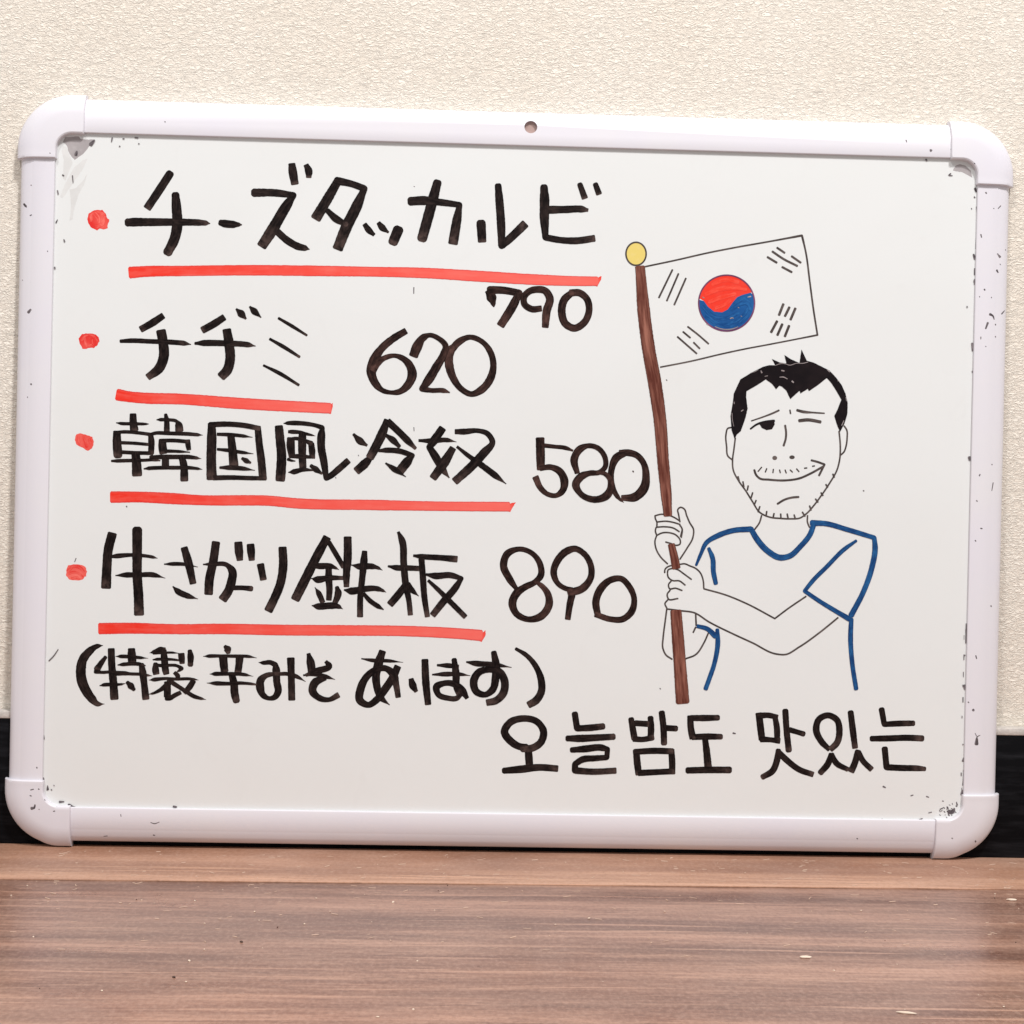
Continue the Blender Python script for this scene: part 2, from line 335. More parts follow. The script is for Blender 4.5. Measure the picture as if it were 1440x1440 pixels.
# ------------------------------------------------------------------ marker strokes
DATA = {"lines":[["menu_line", "large black katakana words at the top of the board", "black_ink", [["character", None, [["rb", [[89.7, 402.2, 4.79], [83.23, 391.67, 4.99], [76.55, 381.13, 4.79]]]
, ["rp", [[65.11, 372.33, 4.79], [69.21, 372.65, 5.2], [77.44, 372.88, 4.79], [92.87, 373.3, 4.37], [106.26, 373.47, 3.95], [111.42, 373.3, 3.12], [114.31, 373.07, 0.62]]]
, ["rr", [[93.25, 389.68, 4.58], [94.04, 381.62, 5.72], [94.66, 371.28, 6.24], [93.08, 362.95, 6.03], [89.33, 355.09, 5.41]]]]]
, ["character", None, [["rp", [[120.49, 373.75, 3.54], [122.77, 373.3, 4.58], [127.93, 372.92, 4.37], [131.03, 372.9, 2.7], [133.31, 372.86, 0.62]]]]]
, ["character", None, [["rb", [[140.14, 392.24, 4.99], [151.29, 392.55, 4.58], [163.73, 391.45, 3.75, 1], [158.72, 383.42, 6.24], [151.74, 370.77, 6.66], [145.24, 360.22, 6.03]]]
, ["rp", [[153.83, 369.79, 4.16], [161.2, 363.77, 4.37], [167.48, 360.61, 4.37], [171.12, 359.88, 3.54], [174.03, 359.13, 0.62]]]
, ["bb", [[162.3, 410.29, 4.16], [163.02, 405.33, 5.2], [164.42, 398.11, 4.58]]]
, ["bb", [[170.8, 409.92, 3.12], [172.53, 406.12, 4.58], [172.61, 402.29, 3.12]]]]]
, ["character", None, [["rb", [[190.25, 400.92, 4.99], [184.46, 390.37, 5.83], [177.27, 377.7, 6.24]]]
, ["rb", [[189.43, 400.89, 4.58], [198.8, 399.08, 3.95], [206.11, 396.59, 3.95, 1], [201.18, 384.6, 6.45], [196.21, 374.07, 6.66], [190.81, 359.89, 6.24]]]
, ["rr", [[184.42, 382.58, 3.12], [189.39, 378.04, 4.37], [195.68, 374.78, 3.12]]]]]
, ["character", None, [["bb", [[206.59, 375.31, 2.78], [209.34, 371.64, 3.85], [212.6, 368.84, 2.14]]]
, ["bb", [[214.9, 376.39, 2.57], [217.31, 373.46, 4.07], [221.22, 370.57, 1.28]]]
, ["rr", [[226.96, 372.44, 6.21], [224.12, 365.09, 5.99]]]]]
, ["character", None, [["rr", [[249.88, 401.34, 5.14], [246.93, 389.26, 6.21], [243.97, 377.4, 6.21], [241.5, 367.7, 5.99]]]
, ["rb", [[234.07, 389.76, 5.14], [241.55, 390.4, 5.35], [252.27, 389.63, 4.07], [263.55, 388.44, 3.42, 1], [261.95, 377.9, 5.56], [260.09, 364.99, 5.78]]]]]
, ["character", None, [["rb", [[276.75, 377.77, 5.56], [277.64, 366.54, 5.14]]]
, ["rb", [[286.57, 400.56, 4.07], [287.64, 390.4, 4.92], [288.76, 378.64, 5.14], [289.49, 364.5, 4.28, 1], [294.55, 369.14, 4.92], [303.49, 378.18, 5.14]]]]]
, ["character", None, [["rb", [[314.29, 400.59, 4.49], [314.77, 393.3, 5.78], [314.9, 382.57, 5.56], [315.81, 370.26, 3.85, 1], [324.67, 368.89, 3.85], [334.36, 368.72, 4.07], [345.64, 370.53, 4.07]]]
, ["bb", [[317.81, 386.95, 4.71], [327.49, 387.43, 4.28], [337.17, 387.92, 4.07], [341.28, 387.39, 1.93]]]
, ["rb", [[335.99, 402.7, 3.21], [339.18, 394.52, 3.85]]]
, ["rb", [[345.46, 402.97, 3.21], [347.75, 397.24, 3.64]]]]]]]
, ["price", "black 790 price under the end of the top underline", "black_ink", [["digit", None, [["bp", [[281.82, 337.16, 3.85], [284.06, 332.93, 5.99], [285.21, 329.2, 3.0], [285.57, 327.28, 0.64]]]
, ["rb", [[282.88, 337.51, 4.92], [289.86, 337.69, 4.49], [300.64, 336.25, 4.28, 1], [297.04, 328.43, 5.35], [289.79, 316.23, 4.92]]]]]
, ["digit", None, [["bb", [[314.27, 327.27, 3.64], [308.37, 326.79, 3.85], [304.0, 329.69, 3.85], [303.7, 333.97, 3.85], [306.53, 337.27, 3.85], [311.34, 338.68, 4.07], [316.19, 338.05, 4.28], [319.19, 333.84, 4.71], [317.54, 325.74, 4.92], [316.89, 316.05, 4.07]]]]]
, ["digit", None, [["bb", [[332.36, 337.08, 4.07], [328.14, 332.99, 4.71], [326.71, 324.9, 4.71], [329.0, 318.51, 4.49], [334.45, 315.85, 4.28], [340.3, 319.34, 4.28], [343.24, 327.47, 4.07], [341.59, 333.88, 4.07], [337.21, 337.21, 4.28], [331.29, 337.05, 4.28]]]]]]]
, ["menu_line", "black katakana word on the second line", "black_ink", [["character", None, [["bb", [[87.41, 317.13, 3.94], [81.19, 312.7, 4.4], [74.17, 308.49, 3.94]]]
, ["rp", [[62.51, 301.16, 2.09], [68.8, 301.66, 2.78], [80.27, 301.49, 2.78], [92.9, 301.34, 3.01], [99.79, 300.93, 3.01], [104.4, 300.24, 0.58]]]
, ["bb", [[86.21, 308.21, 5.8], [87.74, 300.75, 5.8], [88.25, 292.68, 6.03], [85.75, 285.69, 5.8], [78.99, 279.98, 4.17]]]]]
, ["character", None, [["bb", [[123.83, 317.14, 3.94], [117.93, 313.06, 4.4], [110.89, 308.95, 4.17]]]
, ["rp", [[106.91, 301.0, 1.62], [112.42, 301.37, 3.71], [126.22, 301.48, 3.48], [137.74, 301.07, 3.25], [142.94, 300.28, 0.58]]]
, ["bb", [[125.48, 309.78, 5.1], [127.16, 300.58, 5.8], [127.81, 291.34, 5.8], [126.32, 285.53, 5.8], [122.61, 281.27, 5.33]]]
, ["pp", [[130.74, 322.4, 1.16], [133.91, 319.48, 4.4], [136.97, 316.32, 1.16]]]
, ["pp", [[138.77, 324.0, 1.16], [141.7, 321.18, 3.94], [145.93, 317.47, 0.7]]]]]
, ["character", None, [["rr", [[156.42, 317.28, 1.62], [164.0, 313.07, 2.09], [173.35, 307.52, 1.39]]]
, ["rr", [[151.49, 304.66, 1.62], [159.66, 300.23, 2.32], [169.24, 294.45, 1.62]]]
, ["rr", [[148.02, 288.72, 1.39], [157.68, 284.21, 2.32], [169.13, 277.54, 1.62]]]]]]]
, ["price", "brownish black 620 price on the second line", "black_ink", [["digit", None, [["bb", [[232.88, 311.64, 3.99], [225.5, 306.96, 4.42], [218.5, 300.72, 4.57], [214.02, 293.47, 5.71], [212.52, 287.01, 5.71], [215.02, 279.93, 4.71], [219.75, 275.4, 3.0], [224.76, 274.31, 2.57], [229.74, 274.93, 3.57], [234.65, 278.98, 4.85], [237.22, 285.47, 5.71], [235.46, 291.14, 4.71], [231.46, 294.97, 3.57], [226.43, 296.56, 2.57], [220.75, 295.2, 3.14], [215.84, 291.73, 4.57], [213.44, 287.39, 4.57]]]]]
, ["digit", None, [["bb", [[237.7, 296.55, 5.42], [239.86, 302.32, 5.99], [243.31, 307.76, 4.28], [246.85, 309.42, 2.71], [252.6, 307.64, 3.0], [256.98, 303.1, 3.57], [255.81, 298.07, 4.28], [251.55, 290.1, 5.14], [247.42, 282.86, 5.42], [243.26, 277.04, 3.57, 1], [248.99, 276.18, 2.85], [256.13, 276.28, 2.85], [260.09, 275.16, 0.86]]]]]
, ["digit", None, [["rr", [[260.26, 300.33, 4.28], [264.44, 305.43, 4.28], [271.52, 308.83, 3.14], [279.09, 306.16, 3.14], [284.38, 299.49, 3.71], [286.04, 292.38, 3.85], [284.22, 283.75, 4.71], [279.0, 277.18, 4.57], [273.33, 274.54, 3.42], [266.82, 277.61, 3.57], [262.41, 283.22, 4.28], [259.53, 291.01, 5.14], [259.12, 296.72, 5.14], [260.94, 302.13, 4.42]]]]]]]
, ["menu_line", "black word of kanji on the third line", "black_ink", [["character", None, [["bb", [[70.66, 257.79, 3.92], [70.9, 252.47, 4.46], [71.66, 247.83, 4.99]]]
, ["rp", [[60.9, 252.24, 0.71], [64.08, 251.87, 1.96], [70.69, 251.93, 1.96], [75.98, 251.92, 1.78], [78.63, 251.94, 1.34], [80.31, 251.98, 0.27]]]
, ["br", [[61.31, 247.14, 4.46], [61.44, 240.71, 5.13], [62.17, 232.96, 5.35]]]
, ["bb", [[59.34, 246.34, 1.78], [65.94, 246.94, 2.05], [73.89, 246.55, 2.05], [79.19, 246.0, 2.05], [81.85, 245.62, 2.23]]]
, ["rr", [[81.41, 245.61, 3.12], [81.94, 241.18, 3.75], [81.85, 234.73, 3.57]]]
, ["bb", [[63.43, 240.4, 1.96], [71.37, 240.27, 1.96], [80.2, 239.72, 1.78]]]
, ["bb", [[63.99, 234.77, 2.23], [72.37, 234.52, 2.23], [82.96, 234.54, 2.23]]]
, ["rr", [[58.59, 229.32, 1.34], [62.33, 229.5, 2.14], [71.14, 229.92, 2.05], [77.75, 230.2, 1.78], [83.92, 230.56, 1.78], [87.24, 230.19, 0.89]]]
, ["bb", [[72.58, 234.75, 4.9], [73.39, 227.66, 5.57], [73.83, 221.0, 6.02]]]
, ["rb", [[90.12, 257.81, 1.96], [90.71, 254.71, 3.12], [90.99, 247.83, 3.48]]]
, ["bb", [[84.75, 254.66, 0.71], [87.4, 254.77, 2.05], [92.7, 254.76, 1.87], [96.69, 253.96, 1.96], [97.97, 251.77, 4.64], [98.49, 248.23, 4.81]]]
, ["rp", [[82.06, 246.07, 1.78], [84.48, 246.66, 2.05], [90.65, 246.71, 2.23], [97.28, 246.64, 2.23], [103.91, 246.57, 2.23], [109.22, 246.25, 1.96], [112.54, 246.06, 0.22]]]
, ["bb", [[88.53, 242.88, 4.46], [88.61, 238.66, 4.9], [89.35, 234.68, 4.9]]]
, ["bb", [[87.66, 242.2, 2.23], [95.16, 242.46, 2.23], [104.01, 241.91, 2.23]]]
, ["bb", [[103.54, 243.01, 2.85], [103.83, 239.9, 3.12], [104.42, 237.02, 2.67]]]
, ["bb", [[89.99, 236.03, 1.96], [97.5, 235.98, 1.78], [105.02, 235.62, 0.71]]]
, ["rp", [[81.68, 232.06, 2.23], [88.74, 232.45, 2.67], [97.57, 232.65, 2.67], [104.19, 232.8, 2.5], [108.62, 232.36, 1.96], [111.95, 231.9, 0.22]]]
, ["bb", [[90.5, 232.49, 4.24], [90.63, 226.27, 4.24]]]
, ["bb", [[100.22, 232.71, 3.79], [101.41, 228.29, 4.46], [102.05, 218.52, 4.68]]]
, ["rp", [[77.94, 225.09, 0.89], [81.37, 225.53, 2.23], [88.87, 226.0, 2.23], [97.7, 226.2, 2.23], [104.33, 226.35, 2.14], [109.64, 225.94, 1.6], [112.66, 225.51, 0.22]]]]]
, ["character", None, [["bb", [[117.68, 253.17, 4.61], [117.88, 243.25, 5.71], [117.83, 232.21, 5.71], [118.36, 219.81, 6.08]]]
, ["bb", [[116.32, 252.4, 3.13], [126.37, 253.01, 3.13], [137.36, 252.43, 3.13], [146.55, 250.81, 2.95]]]
, ["bb", [[145.16, 251.97, 3.69], [146.28, 242.06, 4.24], [147.88, 231.05, 4.61], [149.02, 220.22, 4.61]]]
, ["bb", [[119.26, 220.57, 2.95], [130.69, 221.01, 2.76], [139.84, 220.93, 2.58], [150.84, 220.99, 2.4]]]
, ["bp", [[121.01, 246.81, 1.84], [128.33, 246.71, 2.21], [135.66, 246.23, 2.03], [142.27, 245.46, 0.37]]]
, ["bp", [[121.19, 237.81, 1.47], [128.52, 237.24, 2.21], [135.86, 236.3, 2.03], [143.02, 235.54, 0.37]]]
, ["bb", [[129.25, 246.27, 4.24], [130.34, 238.02, 4.98], [131.46, 228.11, 5.53]]]
, ["rp", [[123.25, 226.82, 1.47], [128.73, 226.94, 2.76], [136.06, 226.65, 2.58], [144.14, 225.63, 0.37]]]
, ["rr", [[136.4, 232.63, 1.66], [138.71, 231.31, 3.13], [141.3, 230.17, 1.29]]]]]
, ["character", None, [["bb", [[157.81, 252.54, 4.99], [158.68, 244.72, 5.35], [159.76, 235.83, 5.71], [159.62, 225.14, 5.88], [159.31, 219.78, 5.71]]]
, ["bb", [[160.62, 254.21, 0.57], [163.27, 254.45, 2.35], [166.82, 254.6, 2.85], [173.93, 254.34, 2.67], [179.28, 253.57, 2.5], [183.93, 252.25, 2.85, 1], [183.4, 247.07, 4.81], [183.55, 239.94, 4.64], [185.05, 232.84, 4.46], [186.88, 221.82, 3.21, 1], [188.81, 222.93, 3.57], [194.05, 227.33, 3.92], [199.99, 232.82, 3.92]]]
, ["bp", [[163.56, 249.29, 1.78], [166.22, 249.28, 2.5], [170.49, 249.09, 2.14], [174.77, 248.12, 1.78], [177.63, 247.58, 1.21], [179.95, 247.06, 0.18]]]
, ["bb", [[172.09, 248.95, 4.28], [172.03, 243.24, 4.99], [172.18, 236.12, 4.64], [172.78, 227.93, 4.28]]]
, ["bb", [[165.23, 245.58, 4.64], [165.15, 241.3, 4.99], [166.19, 233.84, 3.92]]]
, ["bb", [[163.47, 244.83, 1.43], [168.79, 245.31, 2.14], [174.15, 244.01, 2.14], [177.74, 242.3, 3.21]]]
, ["bb", [[177.37, 242.65, 3.57], [178.0, 238.39, 3.92], [178.26, 234.29, 3.21]]]
, ["bb", [[165.11, 234.53, 2.14], [170.79, 234.66, 2.85], [179.86, 234.15, 1.43]]]
, ["rr", [[163.73, 232.72, 1.78], [165.52, 232.04, 1.43], [168.01, 231.74, 0.71]]]
, ["rb", [[164.24, 224.88, 0.71], [167.43, 225.31, 3.21], [172.73, 226.68, 2.5], [178.78, 226.46, 1.07]]]
, ["rr", [[177.66, 229.11, 2.14], [180.54, 227.03, 3.57], [184.15, 224.61, 1.43]]]]]
, ["character", None, [["rb", [[202.86, 248.52, 1.71], [206.68, 244.75, 4.28], [211.01, 242.07, 1.5]]]
, ["bb", [[222.76, 257.76, 3.85], [219.43, 248.26, 5.56], [215.85, 240.68, 5.35], [212.77, 234.72, 4.92]]]
, ["rb", [[213.61, 235.27, 3.21], [209.65, 230.9, 5.35], [204.93, 226.51, 4.92]]]
, ["br", [[222.99, 256.91, 4.28], [228.99, 251.69, 4.07], [235.0, 245.94, 4.07], [239.92, 241.23, 2.14]]]
, ["rr", [[222.64, 248.33, 2.14], [226.44, 245.74, 3.85], [230.26, 242.08, 2.35]]]
, ["bb", [[218.02, 239.12, 1.71], [223.36, 239.56, 3.21], [230.86, 239.09, 3.21], [238.41, 236.69, 3.0, 1], [235.07, 232.54, 5.56], [230.9, 227.09, 5.56]]]
, ["pp", [[222.24, 231.82, 1.07], [227.88, 228.09, 3.42], [234.72, 223.74, 0.54]]]]]
, ["character", None, [["bp", [[241.96, 245.78, 1.71], [250.0, 245.75, 3.21], [258.56, 246.48, 2.78], [264.8, 245.44, 0.43]]]
, ["bb", [[256.26, 253.61, 4.71], [251.07, 245.77, 5.14], [248.47, 241.96, 3.85, 1], [252.34, 236.15, 4.92], [256.79, 228.74, 4.28], [260.87, 223.68, 0.86]]]
, ["bb", [[262.73, 241.75, 4.28], [257.77, 233.05, 5.78], [251.01, 223.24, 4.71]]]
, ["bb", [[263.81, 251.64, 3.0], [269.17, 251.77, 3.64], [277.74, 252.5, 2.78], [283.14, 251.02, 3.21], [286.47, 246.05, 3.42], [281.25, 238.95, 5.14], [273.91, 230.73, 5.35], [264.24, 221.6, 4.71]]]
, ["bb", [[265.07, 242.66, 1.71], [271.62, 237.66, 2.57], [279.25, 232.46, 3.64], [287.97, 226.21, 3.85], [295.29, 220.79, 0.64]]]]]]]
, ["price", "black 580 price after the third line", "black_ink", [["digit", None, [["bb", [[315.21, 248.92, 5.34], [315.68, 239.4, 5.34], [316.06, 229.89, 4.83]]]
, ["bb", [[317.91, 244.48, 2.59], [324.43, 243.93, 2.41], [330.51, 243.38, 2.59], [335.32, 241.76, 1.21]]]
, ["bb", [[315.61, 230.57, 3.1], [322.1, 231.5, 3.45], [327.35, 229.27, 4.31], [330.52, 223.28, 5.0], [329.35, 217.19, 3.96], [325.94, 214.52, 2.93], [320.72, 215.09, 2.93], [316.31, 218.64, 3.45], [312.86, 225.49, 3.96]]]]]
, ["digit", None, [["bb", [[338.23, 228.22, 3.1], [336.21, 236.84, 4.65], [339.22, 242.54, 4.48], [344.37, 244.99, 2.93], [350.48, 243.66, 3.1], [354.96, 237.69, 3.1], [355.08, 232.49, 3.1], [351.67, 229.12, 2.93], [345.61, 228.38, 3.27], [340.44, 226.1, 4.65], [337.5, 221.7, 4.65], [340.67, 215.7, 3.45], [350.3, 212.62, 3.96], [356.33, 215.18, 4.83], [358.98, 221.31, 4.31], [357.84, 225.62, 3.1], [354.29, 228.57, 2.59], [349.94, 228.91, 2.24]]]]]
, ["digit", None, [["rp", [[367.93, 241.46, 3.79], [361.91, 238.28, 4.83], [358.94, 230.85, 3.79], [359.3, 222.18, 3.45], [362.41, 215.31, 2.93], [364.64, 212.76, 1.72], [366.86, 211.07, 0.34]]]
, ["bb", [[363.59, 240.92, 3.96], [368.8, 241.3, 4.14], [374.05, 239.86, 3.79], [378.07, 235.61, 3.62], [379.98, 227.85, 4.48], [378.85, 220.01, 5.69], [373.74, 214.69, 5.34], [365.49, 213.82, 3.45]]]
, ["rr", [[371.92, 230.27, 0.86], [372.28, 229.76, 0.86]]]]]]]
, ["menu_line", "black kana and kanji words on the fourth line", "black_ink", [["character", None, [["bb", [[59.81, 185.96, 5.52], [57.56, 175.96, 5.52], [57.0, 166.48, 5.52], [56.71, 153.2, 5.9]]]
, ["rp", [[57.18, 171.6, 0.95], [63.28, 172.48, 2.85], [71.73, 173.22, 2.28], [78.32, 172.98, 2.09], [83.99, 172.24, 1.9], [87.02, 171.54, 0.38]]]
, ["rb", [[74.53, 188.17, 5.9], [74.83, 173.48, 5.71], [75.06, 162.1, 5.52], [76.2, 147.9, 5.71], [76.69, 137.47, 5.9]]]
, ["pp", [[62.1, 160.7, 0.76], [69.15, 161.22, 3.23], [75.73, 161.36, 2.85], [84.2, 161.62, 3.04], [91.97, 159.69, 0.38]]]]]
, ["character", None, [["pp", [[90.95, 168.11, 0.76], [96.32, 168.41, 2.28], [102.92, 168.36, 2.09], [111.16, 166.82, 0.38]]]
, ["bb", [[102.71, 178.32, 4.18], [105.24, 170.3, 4.95], [108.53, 156.89, 3.99]]]
, ["pp", [[96.4, 154.94, 0.76], [99.96, 151.69, 3.61], [104.81, 149.6, 3.42], [111.65, 147.64, 0.38]]]]]
, ["character", None, [["bb", [[121.7, 182.04, 4.95], [120.33, 170.61, 5.14], [118.21, 159.17, 5.33], [117.91, 150.62, 5.14]]]
, ["bb", [[114.24, 168.4, 0.95], [119.9, 168.7, 2.47], [128.41, 168.4, 2.85], [131.79, 164.67, 4.76], [131.45, 158.49, 5.33], [129.67, 152.75, 5.33], [126.29, 147.46, 5.33]]]
, ["rr", [[132.47, 154.71, 2.85], [138.14, 154.82, 2.85], [143.35, 154.45, 3.23]]]
, ["bb", [[135.02, 182.13, 4.76], [135.5, 177.1, 5.14], [136.19, 171.41, 3.8]]]
, ["bb", [[142.33, 181.04, 4.57], [142.79, 176.78, 4.76], [143.28, 171.56, 3.61]]]]]
, ["character", None, [["bb", [[148.53, 169.29, 4.38], [150.52, 160.01, 3.99]]]
, ["bb", [[161.57, 179.64, 4.95], [162.17, 168.61, 5.14], [160.52, 157.17, 5.14], [157.19, 148.54, 5.14], [153.84, 141.34, 5.14]]]]]
, ["character", None, [["bb", [[188.16, 186.28, 4.95], [181.78, 173.77, 5.47], [174.97, 159.36, 5.71], [169.75, 148.31, 5.47]]]
, ["bb", [[189.17, 183.44, 2.85], [193.58, 176.39, 3.14], [198.5, 168.4, 2.85]]]
, ["bp", [[179.04, 168.96, 2.38], [184.73, 168.84, 3.8], [190.42, 168.95, 3.33], [193.28, 168.06, 1.9], [195.78, 166.82, 0.24]]]
, ["bb", [[189.5, 167.74, 3.8], [189.62, 162.03, 4.28], [190.24, 154.9, 3.8], [189.99, 148.47, 3.33]]]
, ["pb", [[178.96, 161.34, 0.48], [183.0, 160.71, 4.28], [189.15, 161.78, 3.33], [198.4, 161.97, 2.38]]]
, ["pb", [[181.44, 156.06, 0.48], [184.13, 151.92, 3.33], [186.37, 146.97, 3.14]]]
, ["rb", [[194.72, 156.18, 2.38], [195.5, 153.1, 4.28], [193.73, 146.88, 3.33]]]
, ["pp", [[179.77, 145.03, 0.67], [183.81, 144.54, 3.99], [191.87, 145.17, 3.99], [195.67, 144.77, 2.85], [198.65, 143.16, 0.24]]]
, ["bb", [[200.49, 186.63, 4.76], [200.75, 174.16, 4.95], [200.24, 164.63, 4.28], [200.41, 156.77, 3.33]]]
, ["pp", [[202.98, 169.92, 0.67], [208.46, 169.08, 3.99], [215.1, 169.36, 3.52], [218.92, 168.58, 2.09], [221.95, 167.07, 0.24]]]
, ["bb", [[210.87, 178.42, 3.14], [210.53, 171.98, 4.52], [209.79, 162.44, 3.8], [208.85, 150.51, 3.57], [208.95, 138.83, 3.52]]]
, ["pp", [[198.88, 154.84, 0.95], [203.55, 154.21, 4.38], [210.64, 155.54, 3.71], [219.19, 155.86, 3.14], [222.07, 154.96, 1.9], [224.37, 153.86, 0.24]]]
, ["bb", [[210.7, 152.93, 2.19], [214.59, 148.71, 2.85], [219.41, 145.47, 2.85], [223.03, 143.35, 0.76]]]]]
, ["character", None, [["bb", [[230.83, 190.45, 1.78], [233.35, 184.96, 4.1], [234.53, 171.58, 4.1], [236.15, 158.2, 4.1], [238.13, 149.29, 3.21], [239.21, 140.55, 3.03]]]
, ["rb", [[225.38, 169.6, 1.25], [230.57, 168.81, 3.39], [238.6, 168.8, 3.21], [243.96, 168.64, 3.03]]]
, ["bb", [[235.71, 158.19, 3.92], [231.81, 152.75, 4.46], [226.76, 146.57, 4.28]]]
, ["bp", [[237.02, 159.11, 3.57], [239.78, 155.59, 3.21], [244.05, 151.91, 0.45]]]
, ["bb", [[240.23, 176.34, 1.43], [245.6, 175.83, 3.21], [256.33, 175.42, 3.39], [266.62, 174.74, 3.92]]]
, ["bb", [[245.18, 174.48, 3.57], [246.32, 162.87, 3.75], [247.46, 151.27, 3.57], [249.49, 139.67, 3.03]]]
, ["bb", [[248.06, 165.14, 1.43], [253.88, 164.37, 3.92], [262.81, 164.99, 3.57], [269.55, 163.16, 2.67, 1], [265.66, 157.0, 4.1], [259.56, 149.71, 4.28], [252.6, 140.63, 3.92]]]
, ["bb", [[249.47, 161.59, 1.78], [255.85, 155.91, 2.67], [263.15, 148.89, 3.21], [272.47, 139.94, 3.03]]]]]]]
, ["price", "black 890 price after the fourth line", "black_ink", [["digit", None, [["bb", [[303.35, 156.87, 2.59], [298.43, 163.7, 4.31], [294.8, 171.42, 4.48], [296.82, 178.39, 4.31], [304.11, 181.57, 3.1], [311.97, 179.13, 3.1], [316.87, 172.74, 3.62], [317.46, 165.82, 3.96], [314.08, 161.85, 3.45], [308.08, 158.7, 3.96], [302.96, 154.7, 4.83], [300.66, 149.02, 4.83], [302.78, 143.0, 3.96], [310.23, 139.24, 3.45], [318.0, 141.13, 4.65], [322.87, 148.59, 4.65], [322.04, 154.64, 3.96], [318.47, 159.34, 3.1], [314.07, 162.28, 1.9]]]]]
, ["digit", None, [["bb", [[336.74, 157.53, 3.1], [333.25, 158.16, 2.93], [327.97, 161.26, 3.1], [325.23, 167.71, 3.96], [327.66, 175.56, 4.31], [332.75, 180.86, 4.48], [337.93, 182.53, 3.62], [343.2, 179.78, 3.45], [347.7, 172.5, 3.62], [347.86, 165.56, 3.96], [342.8, 158.52, 4.65], [334.17, 155.75, 4.48]]]
, ["bb", [[336.78, 155.37, 4.31], [335.61, 149.71, 3.96], [334.35, 139.71, 3.45]]]]]
, ["digit", None, [["bb", [[352.53, 142.66, 3.96], [351.22, 150.88, 4.48], [354.09, 158.74, 4.65], [360.06, 164.07, 3.96], [366.14, 164.89, 3.62], [371.47, 159.96, 3.62], [374.41, 153.07, 3.45], [373.1, 145.23, 4.14], [367.55, 140.35, 3.79], [360.59, 140.21, 3.45], [350.96, 143.06, 3.45]]]]]]]
, ["menu_line", "smaller black words in brackets below the fourth underline", "black_ink", [["bracket", None, [["pp", [[55.66, 118.59, 0.36], [52.15, 118.1, 2.85], [47.28, 114.63, 4.64], [43.85, 109.94, 5.35], [42.74, 103.88, 5.88], [43.4, 97.49, 6.06], [45.99, 91.49, 5.71], [49.61, 86.58, 4.99], [52.84, 83.61, 3.21], [57.25, 83.51, 0.29]]]]]
, ["character", None, [["bb", [[60.57, 116.72, 4.07], [61.0, 107.77, 4.28], [62.16, 97.12, 4.64], [63.08, 86.64, 4.92]]]
, ["rr", [[57.22, 111.61, 2.14], [54.47, 107.65, 3.21], [52.42, 104.41, 3.92]]]
, ["rp", [[51.4, 102.97, 2.5], [55.28, 102.51, 1.78], [59.86, 102.77, 1.78], [64.46, 102.14, 2.85], [68.7, 102.22, 2.5], [72.23, 101.92, 1.78], [77.53, 101.84, 1.78], [82.13, 101.32, 1.43], [85.32, 100.92, 0.21]]]
, ["rp", [[54.21, 94.49, 0.57], [56.84, 95.07, 2.14], [61.78, 95.33, 2.14], [67.07, 95.6, 1.28], [69.35, 96.11, 0.29]]]
, ["rr", [[70.57, 96.73, 2.14], [72.73, 94.64, 3.92], [74.54, 92.53, 2.14]]]
, ["bb", [[72.63, 116.95, 4.28], [72.91, 112.26, 4.99], [73.34, 107.99, 4.64]]]
, ["pp", [[63.2, 112.25, 0.29], [66.73, 112.32, 2.14], [72.02, 112.24, 2.14], [77.33, 111.8, 1.78], [82.63, 111.47, 0.21]]]
, ["rr", [[64.71, 107.12, 0.71], [67.88, 107.54, 2.14], [72.82, 107.98, 2.14], [77.41, 107.89, 2.14], [81.13, 107.07, 0.57]]]
, ["rb", [[78.83, 107.38, 3.21], [79.63, 102.77, 4.28], [80.66, 95.67, 3.92], [81.79, 86.97, 4.28]]]]]
, ["character", None, [["pb", [[83.31, 114.64, 0.24], [86.38, 115.35, 2.67], [89.89, 116.9, 3.27], [92.96, 117.7, 0.89]]]
, ["bb", [[91.66, 116.64, 3.57], [92.37, 110.72, 4.16], [93.08, 104.79, 4.16], [93.72, 102.13, 3.57]]]
, ["rp", [[85.81, 114.45, 1.49], [90.81, 114.84, 1.49], [96.7, 115.1, 1.31], [101.57, 114.68, 0.3]]]
, ["rb", [[85.6, 110.59, 0.89], [87.94, 110.93, 1.78], [92.36, 111.01, 1.78], [97.37, 110.96, 1.49], [101.07, 110.52, 1.19]]]
, ["rb", [[87.12, 107.95, 2.97], [87.19, 104.69, 4.16], [87.68, 102.03, 3.86]]]
, ["br", [[86.83, 107.65, 1.78], [91.56, 107.14, 2.08], [95.67, 107.51, 1.78], [99.81, 107.29, 1.78], [102.79, 105.71, 2.38, 1], [101.63, 104.65, 1.78], [100.17, 103.74, 0.89]]]
, ["bb", [[102.31, 114.61, 3.86], [102.67, 111.5, 3.86], [103.02, 108.69, 2.97]]]
, ["rr", [[107.44, 116.19, 2.67], [107.94, 113.08, 3.86], [107.9, 108.03, 3.27]]]
, ["br", [[98.41, 103.26, 2.08], [100.52, 101.07, 2.97], [100.56, 99.29, 2.08]]]
, ["pp", [[83.2, 98.33, 0.24], [86.72, 98.74, 2.38], [92.6, 99.44, 1.78], [99.97, 99.28, 1.78], [107.33, 99.56, 1.78], [110.29, 99.32, 1.31], [113.1, 98.86, 0.15]]]
, ["bp", [[97.03, 98.93, 3.57], [93.57, 95.01, 3.27], [89.21, 91.96, 2.08], [85.42, 90.27, 1.31], [83.66, 89.94, 0.3]]]
, ["bb", [[94.41, 97.4, 3.86], [94.5, 92.95, 4.16], [94.59, 88.5, 4.16]]]
, ["rb", [[94.02, 87.6, 2.67], [96.08, 87.63, 2.67], [98.41, 89.16, 2.67], [102.49, 91.31, 2.38]]]
